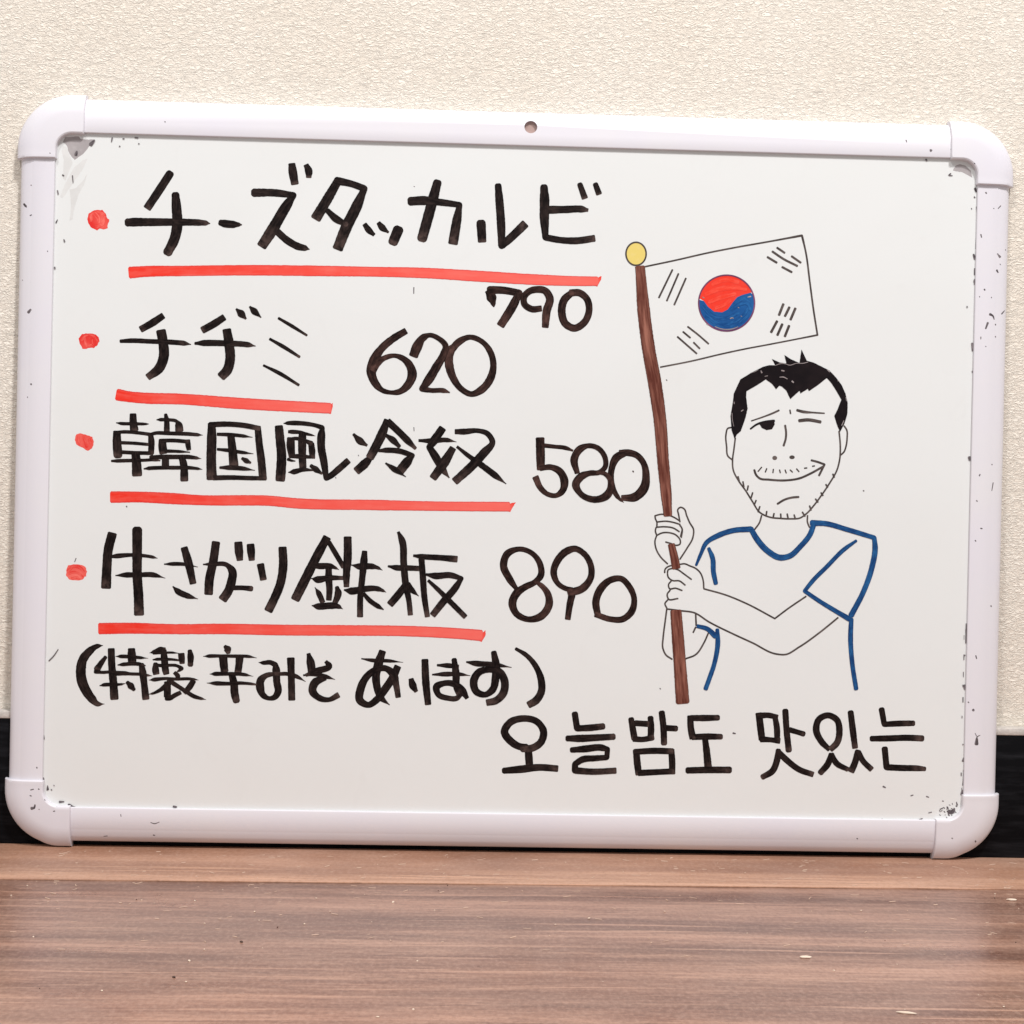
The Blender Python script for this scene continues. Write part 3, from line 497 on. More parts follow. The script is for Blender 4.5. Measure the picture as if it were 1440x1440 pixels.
, ["bb", [[110.01, 98.57, 3.27], [107.73, 94.67, 3.57], [104.56, 91.05, 2.67]]]
, ["bp", [[97.66, 96.86, 2.67], [101.84, 94.27, 2.38], [106.02, 91.67, 2.38], [110.5, 89.07, 2.38], [114.36, 87.95, 1.78], [117.77, 87.21, 0.15]]]]]
, ["character", None, [["rr", [[128.47, 119.34, 2.14], [129.92, 117.76, 4.64], [130.31, 115.99, 2.85]]]
, ["pp", [[115.42, 113.22, 0.29], [119.38, 113.47, 2.14], [127.17, 113.68, 1.78], [134.26, 113.67, 1.96], [142.06, 113.71, 1.78], [147.58, 112.85, 0.21]]]
, ["bb", [[127.36, 113.26, 4.99], [127.8, 108.99, 4.81], [128.43, 104.37, 4.64]]]
, ["bb", [[137.28, 113.44, 4.64], [137.02, 109.16, 4.28], [136.41, 103.98, 4.28]]]
, ["pp", [[119.53, 102.67, 0.29], [123.14, 102.84, 2.5], [130.94, 102.99, 2.14], [139.81, 102.79, 1.96], [145.68, 101.75, 0.18]]]
, ["br", [[132.71, 103.02, 3.92], [134.26, 96.63, 4.64], [134.72, 91.28, 4.64], [135.81, 87.02, 4.28]]]
, ["pb", [[117.95, 97.23, 0.29], [123.97, 97.16, 2.5], [131.06, 97.1, 2.14], [138.14, 97.59, 1.96], [143.47, 97.33, 1.6], [147.74, 96.87, 1.07]]]]]
, ["character", None, [["bb", [[148.7, 110.09, 0.5], [151.72, 109.96, 2.5], [155.62, 110.28, 2.85], [158.85, 108.84, 3.21, 1], [159.26, 106.0, 4.64], [159.77, 98.87, 4.28], [160.61, 92.46, 4.28], [158.89, 89.57, 3.57], [155.36, 88.62, 2.5], [151.77, 90.52, 3.57], [149.9, 95.12, 4.99], [150.17, 99.41, 4.64], [153.3, 102.32, 3.21], [157.54, 103.29, 2.5], [164.29, 103.52, 2.14]]]
, ["bp", [[160.1, 103.36, 2.08], [165.8, 103.57, 2.29], [171.01, 102.31, 2.5], [177.09, 99.09, 0.42]]]
, ["bb", [[167.88, 113.09, 4.58], [168.42, 102.27, 4.16], [169.03, 87.9, 4.16]]]]]
, ["character", None, [["bb", [[178.42, 116.06, 2.35], [179.93, 110.3, 4.92], [180.79, 104.74, 4.71]]]
, ["bb", [[188.87, 111.54, 2.14], [191.06, 109.0, 3.64], [183.45, 105.54, 3.85], [177.1, 102.96, 1.93]]]
, ["bp", [[175.6, 102.94, 1.07], [183.49, 103.51, 2.35], [188.85, 102.43, 2.57], [194.76, 100.71, 0.32]]]
, ["bb", [[188.87, 101.67, 3.21], [182.53, 98.35, 4.92], [181.35, 93.72, 4.71], [185.38, 89.5, 3.64], [191.28, 88.53, 2.78], [197.09, 91.53, 3.42]]]]]
, ["character", None, [["pp", [[210.2, 113.54, 0.86], [217.49, 112.6, 2.35], [226.06, 112.54, 2.14], [235.5, 111.75, 0.32]]]
, ["bp", [[222.94, 118.38, 4.28], [220.74, 111.05, 5.35], [219.29, 103.51, 4.92], [219.96, 97.08, 4.49], [222.24, 90.68, 3.85], [227.91, 85.85, 0.64]]]
, ["bb", [[232.34, 109.33, 4.28], [229.48, 102.62, 4.71], [225.34, 96.11, 4.71], [220.66, 89.58, 4.28], [214.85, 85.73, 3.64], [209.99, 88.32, 4.71], [210.36, 95.84, 4.92], [213.43, 102.33, 4.28], [218.68, 106.93, 3.64], [225.09, 107.91, 3.64], [229.43, 104.77, 4.71], [231.73, 97.29, 3.64], [232.95, 90.66, 3.21]]]]]
, ["character", None, [["bb", [[240.42, 101.96, 3.0], [241.58, 98.01, 4.49], [243.8, 94.29, 2.35]]]
, ["bb", [[248.53, 113.7, 4.07], [249.34, 100.83, 4.49], [251.04, 86.68, 3.85]]]]]
, ["character", None, [["rb", [[256.32, 110.41, 1.5], [262.55, 110.31, 3.0], [269.0, 109.78, 2.35]]]
, ["pp", [[253.01, 104.66, 1.07], [261.59, 105.13, 3.0], [269.1, 105.27, 2.35], [276.21, 104.43, 0.43]]]
, ["rb", [[266.23, 113.81, 3.21], [267.48, 105.45, 4.49], [268.21, 96.87, 4.07], [269.9, 93.14, 3.85]]]
, ["bb", [[274.57, 90.75, 2.57], [271.46, 95.31, 4.71], [267.09, 99.0, 3.85], [260.63, 99.64, 3.42], [255.86, 97.19, 4.49], [257.02, 92.91, 3.42], [262.97, 90.65, 3.21], [268.34, 90.74, 3.21], [270.65, 93.15, 2.57]]]]]
, ["character", None, [["pp", [[273.45, 112.76, 1.07], [279.7, 111.91, 3.42], [290.46, 111.46, 3.0], [301.03, 109.93, 0.43]]]
, ["rb", [[290.09, 118.56, 3.42], [291.54, 111.27, 4.71], [291.48, 103.74, 4.71], [289.71, 96.18, 4.28], [285.47, 93.2, 3.42], [280.06, 94.93, 4.28], [278.31, 101.35, 4.71], [281.42, 106.78, 4.28], [287.3, 108.29, 3.42], [293.23, 107.53, 4.28], [296.91, 101.68, 4.71], [296.21, 94.14, 4.71], [292.0, 89.76, 4.28], [286.44, 88.37, 3.85]]]]]
, ["bracket", None, [["rb", [[303.48, 121.17, 1.93], [309.69, 117.52, 2.78], [315.77, 110.63, 3.42], [319.18, 102.08, 4.28], [319.33, 95.62, 4.49], [316.21, 90.18, 4.71], [311.64, 87.31, 4.28]]]]]]]
, ["menu_line", "black Korean words along the bottom right", "black_ink", [["character", None, [["rr", [[310.83, 61.88, 3.95], [308.21, 61.84, 4.16], [301.87, 64.88, 4.58], [297.55, 71.08, 4.58], [300.57, 76.37, 4.37], [308.88, 79.13, 3.95], [317.3, 77.18, 3.95], [321.2, 71.48, 4.37], [319.87, 65.18, 4.37], [314.51, 61.32, 4.37], [308.76, 60.8, 4.16]]]
, ["bb", [[312.22, 60.34, 4.58], [313.18, 49.88, 4.58]]]
, ["rb", [[297.85, 47.33, 3.75], [308.5, 48.44, 4.58], [318.95, 49.66, 4.16], [330.28, 49.11, 3.95]]]]]
, ["character", None, [["rr", [[339.94, 82.49, 3.75], [341.49, 73.71, 3.75, 1], [349.88, 74.27, 3.95], [357.21, 75.24, 3.75]]]
, ["rr", [[335.86, 67.54, 3.54], [343.73, 67.67, 4.37], [354.21, 68.37, 3.95], [363.65, 69.05, 3.75]]]
, ["rb", [[338.63, 60.56, 3.33], [347.01, 61.43, 4.16], [356.44, 62.32, 3.95], [360.24, 61.44, 3.12, 1], [359.94, 56.4, 3.12, 1], [352.39, 55.76, 3.54], [345.06, 54.9, 3.95], [340.71, 52.11, 3.54, 1], [340.79, 48.23, 3.95, 1], [350.46, 47.65, 3.75], [365.68, 48.52, 3.54]]]]]
, ["character", None, [["rr", [[374.24, 79.72, 3.54], [375.67, 72.4, 3.95], [376.5, 68.22, 3.95]]]
, ["rb", [[386.0, 80.76, 3.54], [386.45, 74.68, 3.95], [386.3, 67.54, 3.95]]]
, ["bb", [[376.61, 77.45, 3.54], [385.03, 77.07, 3.54]]]
, ["br", [[375.77, 67.89, 3.54], [381.56, 67.67, 3.33], [387.32, 68.82, 3.54]]]
, ["rr", [[392.77, 84.03, 3.75], [394.03, 74.81, 3.95], [394.55, 65.58, 3.75]]]
, ["br", [[395.61, 74.84, 3.54], [401.62, 74.62, 3.54]]]
, ["bb", [[377.71, 61.1, 3.95], [378.5, 53.56, 4.16], [379.61, 46.23, 3.95]]]
, ["rb", [[376.99, 60.04, 3.54], [388.03, 60.85, 3.75], [400.14, 60.74, 3.75]]]
, ["bb", [[399.06, 61.77, 3.75], [399.77, 53.9, 3.95], [399.92, 47.08, 3.75]]]
, ["bb", [[379.38, 47.27, 3.75], [390.42, 47.98, 3.54], [400.94, 48.67, 3.54]]]]]
, ["character", None, [["rr", [[410.75, 81.19, 3.54], [419.18, 81.33, 3.75], [427.09, 81.68, 3.33]]]
, ["bb", [[410.2, 82.44, 3.75], [410.68, 75.09, 3.95], [412.08, 68.81, 4.16]]]
, ["br", [[411.54, 69.64, 3.54], [421.55, 70.13, 3.75], [429.14, 70.15, 3.33]]]
, ["bb", [[419.46, 68.94, 3.54], [420.71, 60.55, 4.16], [421.75, 51.63, 4.58]]]
, ["rr", [[409.35, 49.33, 3.75], [422.0, 49.85, 3.95], [434.88, 50.06, 3.95]]]]]
, ["character", None, [["bb", [[452.0, 84.81, 4.1], [453.29, 75.82, 4.28], [454.36, 68.62, 4.1]]]
, ["bb", [[450.86, 82.99, 3.75], [457.64, 83.64, 3.39], [463.57, 82.48, 3.21]]]
, ["bb", [[461.73, 83.62, 3.21], [463.26, 75.98, 3.75], [463.62, 67.87, 3.57]]]
, ["bb", [[453.44, 69.05, 3.75], [459.8, 68.71, 3.03], [465.25, 68.17, 3.57]]]
, ["rr", [[468.19, 86.44, 3.75], [469.17, 75.18, 3.75], [470.82, 62.58, 3.75]]]
, ["br", [[470.99, 75.03, 3.39], [475.1, 73.93, 3.03], [479.67, 72.65, 3.21]]]
, ["rr", [[464.48, 62.29, 3.21], [463.71, 56.14, 3.92], [461.13, 49.79, 3.92], [455.32, 46.08, 3.39]]]
, ["rb", [[464.31, 61.57, 3.57], [470.06, 56.25, 3.75], [477.44, 50.95, 3.57], [486.14, 48.02, 3.39]]]]]
, ["character", None, [["bb", [[495.78, 63.44, 3.03], [490.67, 68.32, 3.75], [487.33, 75.49, 4.1], [489.0, 81.84, 3.75], [494.4, 84.28, 3.57], [499.91, 81.57, 3.75], [501.61, 74.83, 3.92], [500.23, 67.58, 3.92], [496.24, 63.45, 3.57]]]
, ["rb", [[508.26, 86.23, 3.57], [509.78, 75.87, 3.92], [511.49, 64.6, 3.57]]]
, ["rr", [[496.76, 60.29, 3.03], [495.07, 54.85, 3.92], [490.65, 49.36, 3.57]]]
, ["rb", [[497.22, 60.3, 3.03], [500.06, 55.38, 3.57], [507.43, 51.43, 2.85]]]
, ["rb", [[513.09, 62.37, 3.57], [511.69, 56.02, 3.92], [509.28, 50.11, 4.1]]]
, ["rb", [[513.56, 61.92, 3.57], [516.4, 57.0, 3.39], [521.99, 51.67, 3.39]]]]]
, ["character", None, [["rr", [[527.24, 88.37, 3.57], [529.09, 79.36, 3.39, 1], [537.74, 79.96, 3.57], [546.85, 80.3, 3.39]]]
, ["rr", [[521.55, 70.46, 3.39], [531.57, 70.81, 3.75], [543.41, 71.37, 3.75], [552.53, 71.16, 3.75]]]
, ["rr", [[529.71, 64.45, 3.75], [531.06, 53.17, 3.75, 1], [541.1, 52.88, 3.75], [550.22, 52.84, 3.57], [554.52, 52.55, 2.67]]]]]]]], "red":[["underline", "long fading red underline below the top words", [["bb", [[66.92, 342.35, 6.98], [74.4, 343.14, 6.51], [98.52, 344.21, 6.12], [139.67, 345.72, 6.21], [181.38, 346.4, 6.21], [210.4, 346.74, 5.78], [244.62, 346.79, 6.21], [276.8, 345.71, 6.55], [309.06, 344.63, 6.33], [337.05, 344.38, 5.78], [347.83, 344.62, 5.56]]]
, ["bb", [[350.13, 347.65, 0.43], [349.09, 346.12, 2.14], [347.03, 341.76, 1.71]]]]]
, ["underline", "short red underline below the second line", [["bb", [[60.87, 269.16, 6.96], [67.19, 268.15, 6.49], [75.23, 267.54, 6.49], [98.18, 267.39, 6.49], [132.72, 265.67, 6.72], [167.32, 264.52, 6.49], [188.36, 263.98, 6.38]]]
, ["bb", [[189.68, 267.14, 0.35], [189.03, 265.04, 1.62], [188.19, 260.73, 1.39]]]]]
, ["underline", "red underline below the third line", [["bb", [[58.65, 207.68, 6.85], [76.29, 208.07, 6.42], [94.4, 207.61, 6.68], [112.7, 206.98, 5.99], [139.98, 207.49, 6.12], [150.19, 207.62, 6.08], [170.67, 206.27, 6.08], [213.37, 206.34, 6.12], [256.2, 206.49, 5.56], [297.42, 207.08, 5.74]]]
, ["bb", [[301.23, 209.63, 0.32], [299.11, 208.19, 2.35], [297.26, 204.28, 1.93]]]]]
, ["underline", "red underline below the fourth line", [["bb", [[53.18, 128.67, 6.76], [69.84, 129.25, 6.59], [97.82, 129.22, 5.99], [126.27, 129.89, 6.25], [163.74, 129.92, 6.42], [199.16, 130.38, 6.29], [235.09, 130.72, 6.21], [270.72, 129.67, 6.42], [282.34, 128.91, 6.68]]]
, ["bb", [[284.64, 131.93, 0.36], [283.7, 129.58, 2.32], [281.73, 125.42, 1.78]]]]]], "bullets":[["bullet", "round red bullet beside the top words", [[42.0, 377.16], [45.49, 379.03], [49.88, 379.33], [52.12, 377.44], [52.78, 375.24], [54.22, 373.69], [53.56, 371.28], [53.18, 368.61], [51.0, 367.66], [48.52, 368.13], [47.05, 367.02], [44.12, 368.36], [42.14, 370.52], [41.02, 373.59]], [["rr", [[43.15, 372.76, 1.96], [43.77, 376.77, 2.32], [47.26, 378.19, 2.32], [50.81, 376.96, 2.14]]]
, ["rr", [[45.52, 377.26, 2.32], [48.06, 373.78, 2.32], [47.44, 369.34, 2.14]]]
, ["rr", [[50.84, 375.19, 2.32], [50.04, 371.18, 2.5], [46.55, 369.76, 1.96]]]]]
, ["bullet", "red bullet beside the second line", [[39.54, 304.96], [43.54, 305.41], [47.55, 304.93], [49.3, 303.25], [49.69, 300.95], [48.82, 298.62], [46.57, 296.84], [43.14, 296.41], [40.06, 296.1], [38.18, 298.93], [37.31, 302.37]], [["rr", [[39.27, 301.27, 1.62], [41.28, 303.62, 1.85], [45.86, 303.74, 1.85], [48.19, 301.49, 1.62]]]
, ["rr", [[41.31, 302.47, 1.39], [41.61, 299.02, 1.62], [42.55, 297.31, 1.39]]]
, ["rr", [[45.9, 301.43, 1.85], [45.95, 299.13, 1.62], [43.69, 297.92, 1.39]]]]]
, ["bullet", "angular red bullet beside the third line", [[37.15, 244.88], [39.87, 245.49], [43.53, 244.47], [46.73, 243.45], [47.7, 240.72], [47.29, 238.42], [46.87, 236.57], [44.17, 235.14], [41.41, 236.72], [37.28, 238.46], [36.5, 241.38]], [["rr", [[38.54, 243.72, 1.47], [38.32, 240.96, 1.66], [39.55, 238.7, 1.47]]]
, ["rr", [[41.27, 243.78, 1.47], [42.24, 240.59, 1.66], [43.67, 237.42, 1.66]]]
, ["rr", [[44.94, 242.03, 1.66], [45.9, 239.76, 1.47]]]]]
, ["bullet", "oval red bullet beside the fourth line", [[33.8, 166.19], [37.07, 167.02], [41.3, 166.82], [44.15, 165.46], [45.23, 162.92], [44.54, 160.06], [42.42, 157.84], [40.84, 157.15], [38.21, 157.38], [34.91, 157.69], [32.9, 159.83], [32.65, 163.14]], [["rr", [[34.33, 163.17, 1.9], [36.17, 165.29, 1.9], [40.87, 165.01, 1.9], [43.26, 162.88, 1.52]]]
, ["rr", [[34.37, 161.28, 1.71], [37.17, 162.28, 1.52], [40.47, 161.4, 1.33], [42.86, 159.56, 0.95]]]
, ["rr", [[36.31, 158.48, 1.33], [39.11, 159.01, 1.52], [41.01, 158.1, 0.95]]]]]], "man":[["face_outline", None, "pen_ink", [["rr", [[433.87, 251.62, 1.03], [433.18, 244.89, 1.03], [432.49, 238.15, 1.03], [433.04, 232.29, 1.03], [436.57, 225.65, 1.03], [440.92, 219.86, 1.03], [445.3, 213.23, 1.03], [449.67, 207.02, 1.03], [455.65, 204.21, 1.03], [462.43, 203.51, 1.03], [469.21, 203.4, 1.03], [474.28, 203.93, 1.03], [478.45, 206.8, 1.03], [482.58, 211.52, 1.03], [487.51, 218.36, 1.03], [492.42, 226.04, 1.03], [496.48, 233.7, 1.03], [498.02, 240.47, 1.03], [498.19, 248.05, 1.03], [497.22, 257.29, 1.03]]]
, ["rr", [[450.98, 204.95, 1.03], [449.81, 200.72, 1.03], [446.95, 196.46, 1.03]]]
, ["rr", [[479.07, 205.55, 1.03], [479.17, 201.34, 1.03], [480.5, 198.43, 1.03]]]], []]
, ["ear", None, "pen_ink", [["rr", [[432.03, 258.13, 1.03], [429.1, 257.39, 1.03], [428.16, 254.01, 1.03], [428.67, 246.46, 1.03], [429.64, 240.61, 1.03], [432.48, 238.32, 1.03]]]], []]
, ["ear", None, "pen_ink", [["rr", [[500.28, 260.56, 1.03], [501.86, 258.24, 1.03], [502.23, 253.2, 1.03], [501.67, 248.13, 1.03], [500.47, 244.74, 1.03], [498.81, 243.02, 1.03]]]], []]
, ["eyebrow", None, "pen_ink", [["rr", [[443.51, 262.34, 0.83], [450.89, 265.04, 1.0], [455.92, 267.09, 1.17], [460.1, 269.12, 1.17]]]], []]
, ["eyebrow", None, "pen_ink", [["rr", [[471.26, 269.47, 1.5], [474.5, 268.7, 1.67], [481.28, 268.27, 1.08], [487.9, 268.01, 0.92]]]
, ["rr", [[466.86, 269.45, 0.92], [467.25, 267.35, 1.0]]]], []]
, ["eye", None, "hair_ink", [["rr", [[443.03, 257.55, 1.08], [446.77, 260.32, 1.17], [451.8, 261.95, 1.33], [457.28, 262.67, 1.5]]]], [[[448.45, 260.61], [452.65, 262.14], [457.27, 263.09], [457.75, 260.58], [456.13, 257.6], [452.76, 256.93], [449.77, 258.29]]]]
, ["eye", "winking eye closed to a thick line", "pen_ink", [["rr", [[472.76, 263.11, 2.0], [478.0, 263.74, 2.0], [485.65, 262.66, 1.83]]]], []]
, ["nose", None, "pen_ink", [["rr", [[464.11, 260.05, 1.21], [464.8, 255.7, 1.21], [464.71, 252.33, 1.21], [463.46, 247.68, 1.21]]]], [[[459.74, 240.2], [459.55, 239.52], [459.01, 239.02], [458.25, 238.82], [457.48, 238.98], [456.92, 239.46], [456.7, 240.13], [456.88, 240.81], [457.43, 241.31], [458.19, 241.51], [458.95, 241.34], [459.52, 240.86]], [[470.47, 240.86], [470.26, 240.27], [469.65, 239.82], [468.81, 239.65], [467.96, 239.78], [467.33, 240.2], [467.09, 240.78], [467.3, 241.38], [467.91, 241.82], [468.75, 242.0], [469.6, 241.86], [470.23, 241.44]]]]
, ["mouth", None, "pen_ink", [["rr", [[445.88, 232.57, 1.21], [447.04, 229.66, 1.21], [449.2, 227.61, 1.21], [455.14, 226.9, 1.21], [465.29, 226.7, 1.21], [473.73, 228.15, 1.21], [480.43, 231.24, 1.21], [487.96, 235.62, 1.21]]]
, ["rr", [[480.67, 239.24, 1.21], [484.51, 238.32, 1.21], [488.78, 236.9, 1.21, 1], [487.16, 233.5, 1.21], [485.54, 230.09, 1.21]]]
, ["rr", [[460.54, 212.3, 1.21], [464.71, 214.91, 1.21], [468.92, 216.27, 1.21], [473.39, 216.79, 1.21]]]], []]
, ["moustache", None, "pen_ink", [["rr", [[450.32, 234.35, 0.84], [448.26, 231.79, 0.84]]]
, ["rr", [[453.46, 233.58, 0.84], [452.66, 231.46, 0.84]]]
, ["rr", [[457.53, 233.25, 0.84], [457.32, 231.15, 0.84]]]
, ["rr", [[461.34, 232.92, 0.84], [461.8, 231.25, 0.84]]]
, ["rr", [[464.73, 232.99, 0.84], [465.45, 231.16, 0.84]]]
, ["rr", [[467.86, 233.06, 0.84], [469.24, 231.83, 0.84]]]
, ["rr", [[471.73, 233.82, 0.84], [473.21, 232.18, 0.84]]]
, ["rr", [[476.55, 234.35, 0.84], [477.99, 234.55, 0.84]]]
, ["rr", [[481.43, 235.64, 0.84], [482.7, 235.92, 0.84]]]], []]
, ["beard", None, "pen_ink", [["rr", [[436.08, 228.32, 1.03], [436.82, 225.65, 1.03]]]
, ["rr", [[439.11, 225.28, 1.03], [439.77, 222.19, 1.03]]]
, ["rr", [[442.38, 222.83, 1.03], [441.93, 220.3, 1.03]]]
, ["rr", [[445.17, 218.69, 1.03], [444.24, 215.31, 1.03]]]
, ["rr", [[447.39, 214.12, 1.03], [446.35, 211.41, 1.03]]]
, ["rr", [[449.76, 210.39, 1.03], [448.81, 207.26, 1.03]]]
, ["rr", [[454.05, 207.54, 1.03], [453.69, 204.67, 1.03]]]
, ["rr", [[458.56, 206.37, 1.03], [458.03, 203.92, 1.03]]]
, ["rr", [[462.63, 206.21, 1.03], [462.86, 203.52, 1.03]]]
, ["rr", [[466.6, 206.29, 1.03], [467.26, 203.45, 1.03]]]
, ["rr", [[470.85, 205.79, 1.03], [471.57, 203.71, 1.03]]]
, ["rr", [[475.89, 207.58, 1.03], [477.47, 205.18, 1.03]]]
, ["rr", [[480.21, 211.46, 1.03], [481.11, 208.96, 1.03]]]
, ["rr", [[483.75, 215.75, 1.03], [485.24, 213.93, 1.03]]]
, ["rr", [[487.05, 219.61, 1.03], [488.19, 218.03, 1.03]]]
, ["rr", [[489.91, 224.72, 1.03], [490.96, 223.14, 1.03]]]
, ["rr", [[494.0, 231.12, 1.03], [494.89, 229.29, 1.03]]]], []]
, ["hair", "spiky black hair with a widow's peak", "hair_ink", [], [[[433.52, 250.94], [431.45, 256.48], [430.62, 265.0], [431.62, 271.86], [432.32, 278.71], [434.23, 283.02], [436.13, 287.34], [442.35, 291.36], [449.71, 295.36], [453.7, 296.43], [457.14, 296.4], [456.23, 298.37], [455.04, 300.22], [459.97, 298.18], [463.99, 297.71], [463.36, 300.25], [462.61, 302.91], [466.8, 300.34], [472.02, 298.19], [472.5, 302.47], [473.09, 306.48], [474.78, 303.1], [476.46, 299.72], [480.62, 298.68], [486.43, 295.97], [490.5, 294.08], [494.62, 289.9], [498.17, 285.42], [500.59, 280.34], [502.16, 274.67], [502.03, 267.82], [500.44, 262.07], [497.79, 256.87], [496.16, 260.26], [494.01, 266.49], [496.2, 271.1], [498.09, 276.57], [494.8, 281.91], [491.83, 286.41], [488.88, 289.47], [483.24, 284.77], [478.15, 281.23], [477.43, 282.64], [473.02, 279.68], [472.4, 281.38], [466.9, 276.11], [464.37, 281.18], [461.44, 283.68], [460.0, 284.1], [458.04, 281.89], [455.68, 284.96], [451.6, 287.72], [446.52, 284.17], [440.02, 280.31], [439.93, 276.61], [441.0, 269.8], [439.81, 264.08], [437.13, 256.04], [434.88, 253.99]]]]
, ["hair_highlight", None, "gap_ink", [["rr", [[457.14, 296.28, 0.28], [460.56, 297.51, 0.4], [463.43, 297.41, 0.34], [465.74, 296.72, 0.4], [470.3, 297.97, 0.34], [474.32, 298.07, 0.4], [477.17, 298.88, 0.34]]]  # gaps left in the hair ink, drawn as thin grey strokes
, ["rr", [[442.23, 291.36, 0.23], [445.75, 292.7, 0.28], [446.88, 293.58, 0.23]]]
, ["rr", [[448.62, 292.77, 0.68], [449.1, 291.76, 0.9]]]
, ["rr", [[450.98, 289.58, 0.28], [452.7, 289.91, 0.45]]]
, ["rr", [[460.17, 289.29, 0.45], [462.46, 289.4, 0.68], [464.78, 288.32, 0.45]]]
, ["rr", [[467.8, 286.97, 1.02], [468.56, 286.3, 0.79]]]
, ["rr", [[461.22, 293.36, 0.79], [462.66, 293.11, 0.79]]]
, ["rr", [[489.05, 294.61, 0.56], [490.52, 293.34, 0.68]]]
, ["rr", [[495.82, 287.93, 0.56], [496.51, 287.66, 0.45]]]
, ["rr", [[500.93, 278.07, 0.34], [501.27, 275.79, 0.28]]]
, ["rr", [[432.55, 273.59, 0.4], [432.69, 272.45, 0.4]]]
, ["rr", [[431.44, 266.73, 0.4], [431.82, 262.75, 0.34], [432.77, 258.78, 0.28]]]
, ["rr", [[437.14, 268.11, 0.56], [438.27, 268.88, 0.45]]]
, ["rr", [[499.94, 263.77, 0.45], [498.74, 260.89, 0.45]]]], []]
, ["arm", None, "pen_ink", [["rr", [[416.79, 159.76, 1.05], [430.59, 156.15, 1.05], [443.37, 151.14, 1.05], [460.48, 142.54, 1.05, 1], [468.8, 149.01, 1.05], [479.21, 156.37, 1.05]]]
, ["rr", [[394.95, 147.05, 1.05], [403.4, 146.16, 1.05], [410.79, 145.26, 1.05], [420.41, 139.67, 1.05], [433.21, 133.61, 1.05], [447.07, 127.57, 1.05], [462.03, 121.01, 1.05], [467.32, 120.79, 1.05], [475.68, 125.47, 1.05], [488.18, 134.65, 1.05], [499.11, 143.81, 1.05]]]
, ["rr", [[394.42, 147.04, 1.05], [393.55, 139.15, 1.05], [392.6, 129.69, 1.05], [392.53, 123.4, 1.05], [394.52, 119.24, 1.05], [398.26, 116.68, 1.05]]]
, ["rr", [[406.68, 117.15, 1.05], [412.42, 119.57, 1.05], [417.53, 127.01, 1.05], [420.03, 132.84, 1.05]]]
, ["rr", [[412.07, 144.76, 1.05], [412.55, 137.42, 1.05]]]
, ["rr", [[412.26, 136.36, 1.05], [410.85, 133.19, 1.05]]]], []]
, ["hand", "upper hand gripping the pole", "pen_ink", [["rr", [[386.01, 203.47, 0.98], [389.46, 204.43, 0.98], [393.26, 204.25, 0.98], [397.71, 202.71, 0.98], [400.79, 200.89, 0.98]]]
, ["rr", [[386.01, 203.47, 0.98], [386.24, 201.71, 0.98], [387.17, 199.85, 0.98], [387.24, 196.7, 0.98]]]
, ["rr", [[387.04, 199.72, 0.98], [393.35, 200.29, 0.98], [397.78, 199.57, 0.98], [401.28, 198.57, 0.98]]]
, ["rr", [[387.11, 196.58, 0.98], [392.16, 196.93, 0.98], [397.22, 196.29, 0.98], [400.94, 194.16, 0.98]]]
, ["rr", [[386.8, 196.38, 0.98], [386.4, 194.48, 0.98], [387.35, 191.55, 0.98]]]
, ["rr", [[387.23, 191.55, 0.98], [390.35, 193.12, 0.98], [394.76, 193.4, 0.98], [399.22, 191.92, 0.98], [401.83, 188.2, 0.98], [401.55, 186.62, 0.98], [399.35, 185.82, 0.98], [396.17, 186.82, 0.98], [392.87, 187.7, 0.98]]]
, ["rr", [[387.23, 191.36, 0.98], [386.35, 188.51, 0.98], [387.09, 183.49, 0.98], [390.04, 178.52, 0.98], [394.24, 174.51, 0.98]]]
, ["rr", [[401.25, 200.15, 0.98], [400.33, 204.53, 0.98], [399.81, 207.67, 0.98], [401.36, 208.96, 0.98], [403.6, 208.06, 0.98], [405.27, 204.01, 0.98], [407.26, 199.65, 0.98], [409.56, 195.92, 0.98], [409.35, 190.88, 0.98], [405.72, 183.88, 0.98], [401.75, 177.5, 0.98]]]
, ["rr", [[400.96, 198.57, 0.98], [402.6, 196.08, 0.98], [402.28, 190.73, 0.98]]]
, ["rr", [[402.8, 195.46, 0.98], [401.88, 191.35, 0.98]]]], []]
, ["hand", "lower hand gripping the pole", "pen_ink", [["rr", [[401.82, 174.35, 0.98], [404.66, 174.72, 0.98], [407.85, 173.53, 0.98], [411.35, 172.15, 0.98], [414.26, 169.57, 0.98], [416.27, 164.57, 0.98], [416.68, 160.17, 0.98]]]
, ["rr", [[394.35, 169.17, 0.98], [394.64, 170.74, 0.98], [396.51, 171.6, 0.98], [400.31, 171.17, 0.98], [404.16, 168.73, 0.98], [408.98, 165.37, 0.98]]]
, ["rr", [[392.65, 169.13, 0.98], [392.74, 170.89, 0.98], [394.28, 172.63, 0.98], [396.47, 173.49, 0.98]]]
, ["rr", [[394.37, 168.54, 0.98], [394.73, 166.66, 0.98], [397.3, 164.5, 0.98], [401.73, 164.28, 0.98], [405.26, 161.83, 0.98]]]
, ["rr", [[396.68, 164.05, 0.98], [395.15, 161.94, 0.98], [395.83, 159.44, 0.98], [399.3, 159.82, 0.98], [403.44, 158.52, 0.98]]]
, ["rr", [[396.17, 158.5, 0.98], [394.46, 155.95, 0.98], [395.34, 153.13, 0.98], [401.02, 153.56, 0.98]]]
, ["rr", [[395.03, 152.81, 0.98], [393.2, 150.26, 0.98], [394.39, 147.76, 0.98]]]], []]], "blue":[["shirt_collar", None, [["bb", [[444.45, 197.08, 3.12], [448.83, 190.13, 3.54], [455.32, 183.44, 3.54], [462.81, 179.7, 3.54], [468.08, 180.54, 3.33], [475.34, 187.0, 3.12], [480.99, 194.48, 3.12], [482.98, 200.31, 3.12]]]]]
